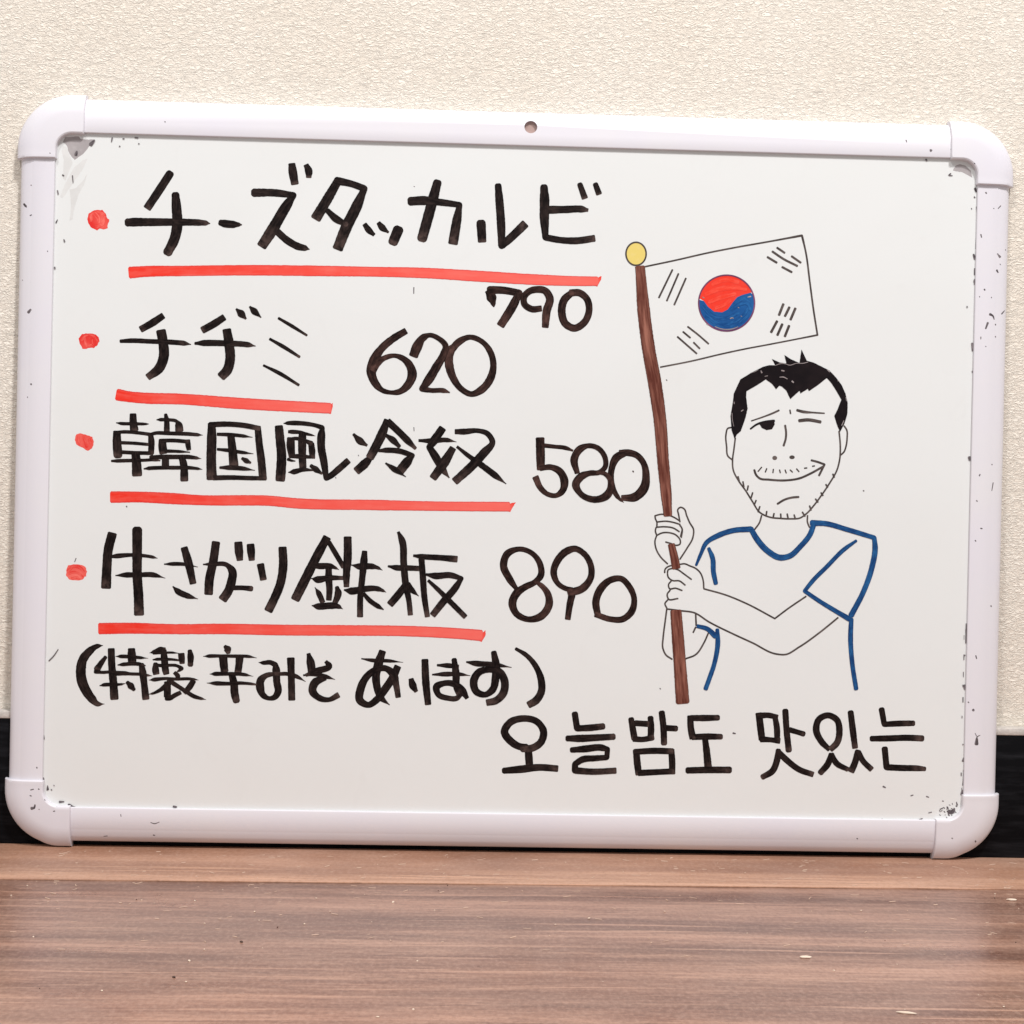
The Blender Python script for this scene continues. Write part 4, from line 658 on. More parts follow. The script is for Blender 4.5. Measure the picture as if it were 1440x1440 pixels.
, ["shirt_shoulder", None, [["rr", [[411.73, 174.14, 1.46], [414.22, 180.49, 2.08], [417.74, 187.91, 2.7], [424.5, 192.25, 3.12], [433.92, 195.59, 3.12], [444.46, 196.66, 3.33]]]]]
, ["shirt_shoulder", None, [["rr", [[481.9, 201.13, 3.54], [489.85, 200.98, 3.12], [503.7, 197.59, 2.91], [520.26, 192.99, 2.7, 1], [520.93, 186.9, 3.33], [519.1, 174.22, 3.33], [514.13, 159.37, 3.12], [507.23, 145.55, 3.33]]]]]
, ["shirt_sleeve", None, [["rr", [[509.16, 190.86, 1.66], [501.86, 185.45, 2.5], [491.51, 174.71, 2.5], [483.23, 166.13, 2.5], [478.29, 159.72, 2.29, 1], [487.75, 153.59, 2.5], [497.42, 147.99, 2.7], [506.02, 143.21, 3.12]]]]]
, ["shirt_armhole", None, [["rr", [[419.2, 184.26, 2.08], [421.64, 178.54, 2.91], [422.36, 170.16, 2.91], [423.88, 163.36, 2.7]]]]]
, ["shirt_sleeve", None, [["br", [[413.08, 137.11, 2.29], [419.45, 135.45, 2.7], [424.29, 131.34, 3.33]]]]]
, ["shirt_side", None, [["rr", [[425.47, 135.04, 2.29], [425.96, 127.17, 2.91], [424.14, 114.53, 2.7], [421.18, 105.02, 2.7], [419.21, 99.21, 2.7]]]]]
, ["shirt_side", None, [["rr", [[507.3, 142.91, 2.7], [507.12, 131.85, 2.91], [508.55, 116.07, 2.7], [511.23, 100.84, 2.7]]]]]], "flag":[["flag_outline", None, "pen_ink", [["rr", [[376.88, 354.21, 1.05], [394.57, 358.42, 1.05], [415.62, 363.77, 1.05], [432.88, 367.58, 1.05], [452.09, 371.46, 1.05], [471.8, 375.64, 1.24, 1], [474.45, 365.16, 1.14], [477.17, 347.95, 1.14], [479.88, 330.74, 1.14], [482.65, 315.45, 1.14, 1], [467.92, 312.2, 0.95], [453.5, 309.06, 0.95], [439.09, 306.01, 0.95], [424.7, 302.59, 0.95], [405.55, 297.61, 0.95], [387.36, 293.62, 0.95]]]], []]
, ["flag_trigram", "trigram of three whole bars", "pen_ink", [["rr", [[393.25, 352.64, 1.17], [385.46, 335.69, 1.17]]]
, ["rr", [[396.96, 350.34, 1.17], [390.31, 333.9, 1.17]]]
, ["rr", [[401.54, 347.69, 1.17], [394.88, 331.62, 1.17]]]], []]
, ["flag_trigram", "trigram whose outer bars are broken", "pen_ink", [["rr", [[456.8, 367.75, 1.28], [461.41, 364.81, 1.28]]]
, ["rr", [[465.8, 362.81, 1.28], [471.4, 359.12, 1.28]]]
, ["rr", [[453.96, 365.37, 1.28], [461.02, 360.96, 1.28], [469.32, 357.05, 1.28]]]
, ["rr", [[451.05, 361.94, 1.28], [456.72, 358.73, 1.28]]]
, ["rr", [[460.16, 356.14, 1.28], [466.02, 353.23, 1.28]]]], []]
, ["flag_trigram", "trigram whose middle bar is broken", "pen_ink", [["rr", [[403.45, 318.44, 1.17], [410.0, 313.62, 1.17], [416.18, 308.51, 1.17]]]
, ["rr", [[400.63, 315.3, 1.17], [404.94, 311.87, 1.17]]]
, ["rr", [[407.22, 308.96, 1.17], [410.86, 305.5, 1.17]]]
, ["rr", [[397.33, 312.16, 1.17], [409.1, 302.39, 1.17]]]], []]
, ["flag_trigram", "trigram of three broken bars", "pen_ink", [["rr", [[461.35, 333.63, 1.49], [458.89, 327.04, 1.49]]]
, ["rr", [[465.06, 331.8, 1.49], [462.57, 326.46, 1.49]]]
, ["rr", [[468.75, 331.23, 1.49], [466.0, 324.44, 1.49]]]
, ["rr", [[457.72, 323.17, 1.49], [454.3, 316.47, 1.49]]]
, ["rr", [[460.95, 321.43, 1.49], [458.2, 314.84, 1.49]]]
, ["rr", [[465.12, 320.58, 1.49], [462.76, 314.18, 1.49]]]], []]
, ["flag_disc", "red upper half of the flag disc", "red_fill", [], [[[409.95, 335.86], [410.58, 338.46], [411.62, 340.93], [413.05, 343.21], [414.82, 345.24], [416.9, 346.96], [419.24, 348.33], [421.76, 349.33], [424.42, 349.91], [427.13, 350.07], [429.83, 349.8], [432.45, 349.11], [434.93, 348.02], [437.19, 346.56], [439.19, 344.75], [440.86, 342.66], [442.18, 340.32], [441.21, 340.11], [436.42, 338.74], [433.08, 337.21], [430.27, 333.78], [427.47, 329.59], [424.13, 327.78], [419.31, 328.04], [415.39, 331.0], [412.91, 334.29]]]]
, ["flag_disc", "blue lower half of the flag disc", "blue_fill", [], [[[412.91, 334.29], [415.39, 331.0], [419.31, 328.04], [424.13, 327.78], [427.47, 329.59], [430.27, 333.78], [433.08, 337.21], [436.42, 338.74], [441.21, 340.11], [442.82, 338.75], [443.47, 336.11], [443.68, 333.39], [443.44, 330.67], [442.77, 328.02], [441.68, 325.52], [440.19, 323.22], [438.36, 321.18], [436.22, 319.47], [433.83, 318.12], [431.26, 317.17], [428.56, 316.65], [425.82, 316.56], [423.1, 316.91], [420.48, 317.7], [418.02, 318.89], [415.79, 320.47], [413.84, 322.38], [412.23, 324.58], [411.0, 327.01], [410.18, 329.6], [409.79, 332.3], [409.84, 335.02]]]]
, ["disc_scribble", "blue strokes filling the lower half of the disc", "blue_scribble", [["rr", [[412.5, 330.93, 2.09], [418.41, 325.33, 2.47], [426.15, 324.09, 2.09], [433.78, 327.64, 2.28]]]
, ["rr", [[414.56, 325.23, 2.28], [422.37, 320.64, 2.66], [430.05, 321.8, 2.28], [436.71, 325.8, 2.09], [440.44, 331.65, 1.9]]]
, ["rr", [[419.5, 319.61, 1.9], [427.24, 318.37, 1.71], [433.93, 320.94, 1.9], [439.61, 325.87, 1.71]]]
, ["rr", [[431.72, 333.34, 2.28], [436.48, 336.34, 2.66], [440.38, 334.52, 2.09]]]
, ["rr", [[429.88, 329.46, 1.9], [433.67, 332.43, 2.28], [439.43, 333.54, 2.28], [441.45, 329.76, 1.71]]]], []]
, ["disc_scribble", "red strokes filling the upper half of the disc", "red_scribble", [["rr", [[417.98, 344.48, 2.28], [425.62, 347.56, 2.66], [433.36, 346.32, 2.28]]]
, ["rr", [[414.26, 338.64, 2.66], [421.89, 341.71, 3.04], [431.51, 342.92, 2.85], [438.27, 342.14, 2.09]]]
, ["rr", [[416.29, 333.9, 2.47], [423.93, 336.97, 2.85], [431.59, 339.09, 2.28]]]
, ["rr", [[420.23, 330.17, 1.9], [425.0, 332.21, 2.28], [428.79, 335.18, 1.9]]]], []]
, ["disc_gap", None, "gap_ink", [["rr", [[439.54, 337.38, 0.48], [441.27, 337.81, 0.86]]]
, ["rr", [[429.23, 324.08, 0.67], [430.18, 324.58, 0.76], [431.15, 324.32, 0.38]]]
, ["rr", [[420.0, 318.95, 0.48], [423.4, 317.79, 0.57], [427.26, 317.41, 0.67], [431.1, 317.99, 0.57], [433.97, 319.21, 0.38]]]
, ["rr", [[433.7, 331.0, 0.38], [434.29, 330.72, 0.48]]]
, ["rr", [[435.56, 325.77, 0.38], [436.14, 325.59, 0.48]]]
, ["rr", [[412.09, 336.67, 0.57], [412.97, 336.11, 0.48]]]
, ["rr", [[414.66, 320.45, 0.29], [415.84, 319.71, 0.38]]]], []]
, ["disc_outline", None, "purple_ink", [["rr", [[443.77, 333.84, 0.85], [443.47, 330.31, 0.85], [442.45, 326.91, 0.85], [440.73, 323.79, 0.85], [438.41, 321.09, 0.85], [435.57, 318.94, 0.85], [432.34, 317.41, 0.85], [428.87, 316.59, 0.85], [425.3, 316.5, 0.85], [421.8, 317.15, 0.85], [418.51, 318.51, 0.85], [415.58, 320.52, 0.85], [413.14, 323.09, 0.85], [411.29, 326.11, 0.85], [410.12, 329.45, 0.85], [409.67, 332.96, 0.85], [409.96, 336.5, 0.85], [410.98, 339.89, 0.85], [412.7, 343.01, 0.85], [415.02, 345.7, 0.85], [417.85, 347.86, 0.85], [421.08, 349.39, 0.85], [424.55, 350.21, 0.85], [428.11, 350.31, 0.85], [431.61, 349.66, 0.85], [434.9, 348.31, 0.85], [437.84, 346.3, 0.85], [440.28, 343.73, 0.85], [442.14, 340.7, 0.85], [443.32, 337.36, 0.85], [443.77, 333.84, 0.85]]]], []]
, ["finial", "yellow ball on top of the flagpole", "yellow_fill", [], [[[377.0, 361.96], [376.8, 360.02], [376.12, 358.22], [375.03, 356.71], [373.6, 355.61], [371.96, 355.01], [370.24, 354.97], [368.58, 355.47], [367.11, 356.49], [365.95, 357.94], [365.2, 359.71], [364.91, 361.64], [365.11, 363.58], [365.78, 365.38], [366.88, 366.89], [368.3, 367.99], [369.94, 368.59], [371.66, 368.63], [373.32, 368.13], [374.79, 367.11], [375.95, 365.66], [376.71, 363.89]]]]
, ["finial_outline", None, "pen_ink", [["rr", [[377.09, 361.97, 0.96], [376.92, 360.15, 0.96], [376.35, 358.45, 0.96], [375.4, 356.98, 0.96], [374.16, 355.84, 0.96], [372.69, 355.1, 0.96], [371.11, 354.82, 0.96], [369.51, 355.02, 0.96], [368.01, 355.68, 0.96], [366.72, 356.75, 0.96], [365.71, 358.17, 0.96], [365.06, 359.84, 0.96], [364.81, 361.64, 0.96], [364.98, 363.45, 0.96], [365.56, 365.14, 0.96], [366.5, 366.62, 0.96], [367.75, 367.76, 0.96], [369.21, 368.49, 0.96], [370.8, 368.78, 0.96], [372.39, 368.58, 0.96], [373.89, 367.92, 0.96], [375.18, 366.85, 0.96], [376.19, 365.43, 0.96], [376.84, 363.77, 0.96], [377.09, 361.97, 0.96]]]], []]], "pole":[["bb", [[373.52, 354.08, 5.99], [377.09, 321.89, 7.7], [379.81, 304.73, 7.92], [384.17, 283.3, 8.13], [387.68, 261.84, 7.7], [390.25, 236.03, 7.06], [392.27, 218.83, 6.63], [393.82, 203.77, 5.14]]]
, ["bb", [[396.29, 186.35, 4.28], [398.42, 177.98, 4.92], [399.64, 171.96, 5.14]]]
, ["bb", [[399.96, 146.06, 6.85], [402.54, 119.77, 7.49], [405.36, 90.45, 8.13]]]], "specks":[[-2.15, [["bb", [[237.1, 338.03, 0.64], [237.1, 334.17, 0.51]]]
, ["rr", [[235.81, 398.8, 0.43], [236.24, 398.6, 0.43]]]
, ["rr", [[436.59, 72.4, 1.07], [437.9, 72.2, 0.86]]]
, ["rr", [[529.29, 41.4, 1.07], [530.62, 40.77, 0.86]]]
, ["rr", [[546.49, 36.02, 0.77], [547.79, 36.48, 0.68]]]
, ["rr", [[556.13, 35.74, 0.86], [557.46, 35.32, 0.68]]]
, ["rr", [[67.94, 202.34, 0.86], [68.12, 201.92, 0.64]]]
, ["rr", [[205.9, 236.17, 0.56], [206.04, 235.74, 0.51]]]
, ["rr", [[238.9, 253.64, 0.47], [239.08, 251.5, 0.43]]]
, ["rr", [[512.9, 221.47, 0.77], [513.34, 221.31, 0.68]]]
, ["rr", [[38.55, 170.6, 0.51], [37.75, 168.45, 0.43]]]
, ["rr", [[192.52, 222.59, 0.43], [192.74, 221.95, 0.43]]]
, ["rr", [[391.31, 98.84, 0.64], [391.75, 98.42, 0.51]]]
, ["rr", [[391.04, 286.05, 0.56], [391.48, 285.63, 0.51]]]
, ["rr", [[557.68, 25.77, 0.6], [559.42, 26.23, 0.6]]]
, ["rr", [[564.64, 28.05, 0.68], [566.37, 28.94, 0.51]]]
, ["rr", [[569.06, 26.81, 0.86], [570.79, 27.7, 0.6]]]
, ["rr", [[563.04, 21.5, 1.03], [564.37, 21.09, 0.68]]]
, ["rr", [[551.65, 21.33, 0.68], [553.82, 22.23, 0.6]]]
, ["rr", [[528.88, 21.42, 0.77], [531.52, 20.59, 0.77]]]
, ["rr", [[545.53, 20.8, 0.64], [546.4, 20.99, 0.68]]]
, ["rr", [[569.95, 25.95, 1.71], [572.56, 26.86, 2.57], [573.4, 28.61, 1.07]]]
, ["rr", [[575.11, 30.81, 0.86], [574.63, 32.55, 0.6]]]
, ["rr", [[578.02, 37.38, 2.14], [578.41, 39.56, 1.71]]]
, ["rr", [[578.33, 43.04, 0.86], [578.68, 46.96, 1.03], [578.56, 52.18, 0.77]]]
, ["rr", [[577.98, 57.82, 1.28], [578.38, 59.57, 0.86]]]
, ["rr", [[562.16, 415.82, 0.68], [560.87, 414.7, 0.86], [563.07, 414.54, 0.6]]]
, ["rr", [[575.35, 394.97, 0.6], [575.53, 394.54, 0.6]]]
, ["rr", [[576.94, 401.94, 0.86], [577.38, 401.52, 0.68]]]
, ["rr", [[577.25, 407.15, 1.28], [578.17, 405.44, 1.28]]]
, ["rr", [[578.39, 395.92, 0.68], [579.0, 388.57, 1.03], [578.65, 385.1, 0.43]]]
, ["rr", [[578.74, 381.2, 0.51], [578.55, 370.36, 0.68]]]
, ["rr", [[577.32, 366.86, 1.11], [578.26, 364.29, 1.46]]]
, ["rr", [[578.4, 358.22, 1.2], [578.48, 354.76, 1.28]]]
, ["rr", [[578.11, 351.71, 0.6], [578.18, 348.68, 0.68]]]
, ["rr", [[577.71, 312.69, 1.28], [578.08, 308.36, 1.11]]]
, ["rr", [[578.11, 295.79, 0.68], [578.31, 294.92, 0.6]]]
, ["rr", [[577.59, 243.28, 1.71], [577.89, 241.56, 1.28]]]
, ["rr", [[578.29, 138.23, 1.28], [578.35, 136.06, 1.28]]]
, ["rr", [[577.99, 141.7, 0.51], [578.14, 129.97, 0.86]]]
, ["rr", [[577.78, 103.89, 1.71], [578.27, 101.73, 1.28]]]
, ["rr", [[21.25, 64.12, 1.03], [21.72, 62.0, 0.86]]]
, ["rr", [[21.58, 36.83, 1.71], [21.76, 38.54, 1.03]]]
, ["rr", [[24.41, 32.61, 1.11], [24.65, 31.33, 1.46], [24.39, 33.89, 0.68]]]
, ["rr", [[26.54, 31.79, 0.6], [26.97, 31.37, 0.6]]]
, ["rr", [[28.1, 34.38, 0.51], [28.36, 33.95, 0.51]]]
, ["rr", [[31.76, 24.4, 1.28], [34.29, 24.57, 0.68]]]
, ["rr", [[37.3, 22.36, 2.14], [39.85, 21.5, 1.11], [42.39, 21.2, 0.43]]]
, ["rr", [[23.74, 108.93, 0.64], [26.22, 111.54, 0.68], [29.09, 115.85, 0.51]]]
, ["rr", [[99.58, 22.67, 1.2], [101.28, 22.44, 1.11]]]
, ["rr", [[27.56, 361.03, 0.68], [28.01, 359.77, 0.86]]]
, ["rr", [[31.85, 399.41, 0.6], [32.36, 395.17, 0.43]]]
, ["rr", [[25.94, 399.67, 0.68], [26.79, 399.27, 0.68]]]
, ["rr", [[23.18, 390.24, 0.68], [23.64, 388.13, 0.77]]]
, ["rr", [[22.72, 371.1, 0.86], [23.53, 372.83, 0.43]]]
, ["rr", [[22.41, 344.31, 0.94], [22.6, 343.47, 0.86]]]
, ["rr", [[55.03, 422.61, 0.86], [54.65, 420.47, 0.68]]]
, ["rr", [[59.35, 417.8, 0.68], [59.78, 417.65, 0.68]]]
, ["rr", [[70.73, 419.67, 0.68], [71.15, 419.51, 0.6]]]
, ["rr", [[33.7, 412.21, 1.71], [34.09, 413.92, 1.03]]]
, ["rr", [[42.44, 418.42, 2.14], [44.51, 420.77, 1.03]]]
, ["rr", [[68.54, 423.22, 0.6], [70.24, 423.06, 0.77]]]
, ["rr", [[61.37, 422.37, 0.68], [62.22, 422.23, 0.6]]]
, ["rr", [[546.66, 423.81, 1.11], [547.12, 423.17, 0.86]]]
, ["rr", [[577.7, 350.84, 0.6], [577.88, 350.41, 0.51]]]
, ["rr", [[573.94, 335.14, 0.77], [574.13, 334.71, 0.77]]]]], [-0.6, [["rr", [[3.09, 381.76, 1.11], [4.8, 380.11, 1.37], [3.5, 382.03, 0.51]]]
, ["rr", [[7.49, 392.91, 0.6], [7.91, 392.75, 0.6]]]
, ["rr", [[7.43, 374.67, 0.68], [8.27, 375.12, 0.68]]]
, ["rr", [[7.53, 316.97, 1.71], [8.97, 318.5, 1.28]]]
, ["rr", [[10.11, 274.16, 1.11], [10.28, 273.74, 0.86]]]
, ["rr", [[8.07, 266.47, 0.51], [8.16, 266.05, 0.51]]]
, ["rr", [[18.2, 45.12, 0.86], [18.38, 44.7, 0.68]]]
, ["rr", [[3.15, 336.38, 0.51], [3.32, 336.13, 0.51]]]
, ["rr", [[18.37, 353.76, 0.51], [18.54, 353.34, 0.51]]]
, ["rr", [[86.46, 13.14, 0.43], [88.59, 12.44, 0.68], [91.54, 13.43, 0.43]]]
, ["rr", [[68.58, 17.78, 0.43], [68.78, 16.5, 0.43]]]
, ["rr", [[58.29, 3.97, 0.43], [60.4, 4.26, 0.51]]]
, ["rr", [[548.72, 429.39, 1.03], [549.16, 428.97, 1.71]]]
, ["rr", [[533.75, 435.0, 0.68], [534.22, 433.72, 0.43]]]
, ["rr", [[561.37, 430.19, 0.6], [561.81, 430.03, 0.51]]]
, ["rr", [[583.4, 404.44, 1.03], [583.85, 404.02, 0.86]]]
, ["rr", [[591.5, 395.15, 0.6], [593.21, 396.93, 0.6]]]
, ["rr", [[588.43, 395.07, 0.51], [588.88, 394.82, 0.43]]]
, ["rr", [[580.94, 378.85, 0.86], [581.41, 377.13, 0.68]]]
, ["rr", [[591.71, 367.46, 0.86], [593.5, 365.77, 1.46]]]
, ["rr", [[593.61, 361.45, 0.51], [594.05, 361.03, 0.51]]]
, ["rr", [[597.33, 370.64, 0.6], [597.52, 370.21, 0.6]]]
, ["rr", [[591.51, 357.49, 1.28], [592.41, 356.22, 0.86]]]
, ["rr", [[583.91, 345.61, 1.03], [584.18, 345.18, 0.94]]]
, ["rr", [[580.94, 341.2, 0.6], [581.13, 340.77, 0.51]]]
, ["rr", [[588.39, 340.96, 0.6], [588.58, 340.53, 0.51]]]
, ["rr", [[595.63, 331.19, 0.86], [597.77, 333.41, 0.6]]]
, ["rr", [[587.76, 330.55, 1.46], [589.53, 329.73, 1.11], [590.46, 327.59, 0.68]]]
, ["rr", [[585.34, 321.83, 1.03], [586.57, 325.33, 1.28]]]
, ["rr", [[591.41, 324.58, 0.86], [591.59, 324.15, 0.68]]]
, ["rr", [[582.4, 316.56, 0.68], [582.43, 315.26, 0.51]]]
, ["rr", [[591.58, 317.22, 0.77], [591.77, 316.8, 0.68]]]
, ["rr", [[585.59, 311.01, 0.6], [585.78, 310.75, 0.51]]]
, ["rr", [[591.22, 239.22, 0.77], [591.41, 238.96, 0.68]]]
, ["rr", [[583.51, 232.11, 0.86], [583.92, 232.99, 0.68]]]
, ["rr", [[591.6, 223.19, 0.51], [592.37, 227.97, 0.77]]]
, ["rr", [[582.11, 216.91, 0.77], [582.56, 216.49, 0.68]]]
, ["rr", [[585.13, 200.07, 0.86], [586.01, 199.91, 0.68]]]
, ["rr", [[581.8, 192.63, 0.77], [582.25, 192.2, 0.68]]]
, ["rr", [[592.82, 152.94, 0.94], [593.09, 152.51, 0.86]]]
, ["rr", [[583.89, 122.4, 0.77], [584.37, 120.67, 0.68]]]
, ["rr", [[582.91, 89.4, 1.37], [583.36, 88.97, 1.28]]]
, ["rr", [[579.73, 94.12, 0.68], [580.18, 93.69, 0.6]]]
, ["rr", [[585.59, 68.6, 2.35], [585.71, 70.78, 1.71], [585.93, 72.95, 0.68], [587.66, 73.85, 0.43]]]
, ["rr", [[585.48, 73.38, 0.51], [584.56, 75.1, 0.43]]]
, ["rr", [[513.47, 9.78, 0.68], [513.92, 9.52, 0.68]]]
, ["rr", [[86.37, 432.98, 0.68], [86.55, 432.56, 0.6]]]
, ["rr", [[87.89, 5.26, 0.68], [88.74, 5.1, 0.6]]]
, ["rr", [[17.81, 444.94, 0.04], [17.89, 444.94, 0.04]]]]], [2.06, [["rr", [[15.96, 20.87, 1.71], [17.63, 21.32, 1.28], [18.02, 23.02, 0.86]]]
, ["rr", [[15.32, 31.9, 0.68], [16.99, 32.35, 0.6]]]
, ["rr", [[19.93, 32.57, 0.77], [20.36, 32.41, 0.68]]]
, ["rr", [[14.97, 28.5, 0.68], [15.81, 28.26, 0.6]]]
, ["rr", [[23.84, 26.26, 0.94], [24.27, 26.09, 0.86]]]
, ["rr", [[31.07, 22.37, 0.94], [31.91, 22.81, 0.77]]]
, ["rr", [[29.03, 19.37, 0.6], [29.87, 19.55, 0.6]]]
, ["rr", [[20.43, 20.51, 0.51], [20.6, 20.26, 0.51]]]
, ["rr", [[586.42, 9.2, 1.03], [586.78, 8.6, 0.86]]]
, ["rr", [[571.25, 11.15, 0.77], [571.69, 10.9, 0.68]]]
, ["rr", [[575.43, 421.6, 0.68], [575.61, 421.43, 0.6]]]
, ["rr", [[19.09, 411.78, 0.6], [19.35, 411.54, 0.51]]]]], [-2.15, [["rr", [[566.28, 27.55, 0.56], [566.32, 27.55, 0.43]]]
, ["rr", [[569.81, 24.6, 0.73], [570.57, 24.18, 0.6]]]
, ["rr", [[567.08, 26.74, 0.68], [567.76, 26.18, 0.51]]]
, ["rr", [[570.1, 30.87, 0.39], [570.9, 30.49, 0.3]]]
, ["rr", [[574.37, 30.19, 0.68], [575.08, 29.86, 0.56]]]
, ["rr", [[571.23, 27.8, 0.3], [572.07, 27.42, 0.26]]]
, ["rr", [[568.52, 23.37, 0.43], [569.06, 22.85, 0.34]]]
, ["rr", [[566.01, 33.15, 0.64], [566.63, 32.99, 0.51]]]
, ["rr", [[572.01, 31.77, 0.51], [572.25, 31.08, 0.43]]]
, ["rr", [[569.65, 25.73, 0.64], [569.76, 25.04, 0.51]]]
, ["rr", [[571.91, 24.81, 0.6], [571.97, 24.24, 0.51]]]
, ["rr", [[569.17, 29.51, 0.68], [569.63, 28.64, 0.56]]]
, ["rr", [[568.49, 28.37, 0.26], [568.86, 27.85, 0.21]]]
, ["rr", [[571.42, 28.71, 0.39], [572.22, 28.38, 0.34]]]
, ["rr", [[564.31, 27.3, 0.56], [564.85, 26.48, 0.43]]]
, ["rr", [[564.28, 24.69, 0.39], [565.12, 24.27, 0.3]]]
, ["rr", [[574.02, 26.67, 0.51], [574.56, 26.11, 0.43]]]
, ["rr", [[566.81, 29.21, 0.56], [567.44, 28.61, 0.47]]]
, ["rr", [[569.23, 28.59, 0.73], [569.68, 28.08, 0.56]]]
, ["rr", [[567.74, 24.79, 0.43], [568.01, 24.49, 0.34]]]
, ["rr", [[568.77, 29.63, 0.6], [569.01, 28.94, 0.47]]]
, ["rr", [[565.41, 27.23, 0.6], [565.68, 26.93, 0.47]]]
, ["rr", [[577.12, 122.74, 0.56], [577.15, 121.7, 0.47]]]
, ["rr", [[576.82, 85.15, 0.64], [576.85, 83.97, 0.51]]]
, ["rr", [[576.81, 104.36, 0.39], [576.84, 103.05, 0.3]]]
, ["rr", [[577.12, 96.62, 0.68], [577.19, 93.71, 0.56]]]
, ["rr", [[577.62, 41.29, 0.34], [577.68, 39.12, 0.3]]]
, ["rr", [[577.06, 110.23, 0.39], [577.09, 109.05, 0.3]]]
, ["rr", [[577.74, 68.03, 0.68], [577.76, 67.56, 0.56]]]
, ["rr", [[577.08, 122.48, 0.56], [577.15, 119.57, 0.47]]]
, ["rr", [[577.1, 50.5, 0.64], [577.14, 48.68, 0.51]]]
, ["rr", [[577.7, 122.53, 0.68], [577.71, 122.06, 0.56]]]
, ["rr", [[576.98, 112.09, 0.51], [577.03, 109.62, 0.39]]]
, ["rr", [[576.89, 134.64, 0.3], [576.95, 131.99, 0.26]]]]]], "grey":[[[27.03, 422.34], [34.93, 423.01], [36.28, 421.28], [44.63, 421.35], [42.06, 417.91], [37.78, 412.47], [35.18, 410.63], [33.02, 408.79], [29.87, 412.24], [28.01, 417.5], [25.78, 419.21]], [[25.82, 416.99], [28.04, 416.17], [29.89, 411.36], [31.73, 406.99], [27.56, 396.24], [26.2, 397.97], [26.43, 408.6], [25.01, 413.87]], [[37.85, 408.93], [40.47, 409.89], [37.96, 403.62], [31.98, 394.6], [26.01, 385.57], [24.68, 386.42], [27.59, 394.47], [32.67, 404.36]], [[30.3, 391.01], [33.79, 391.99], [38.1, 396.54], [40.65, 401.04], [39.01, 394.8], [35.62, 388.5], [33.16, 379.57], [32.41, 373.35], [30.67, 372.42], [31.35, 382.18]], [[564.82, 420.51], [567.71, 421.67], [571.39, 420.7], [574.37, 417.9], [575.57, 413.6], [572.98, 414.97], [569.29, 416.67], [565.63, 417.29], [563.43, 417.58]]]}
PZ = -2.2
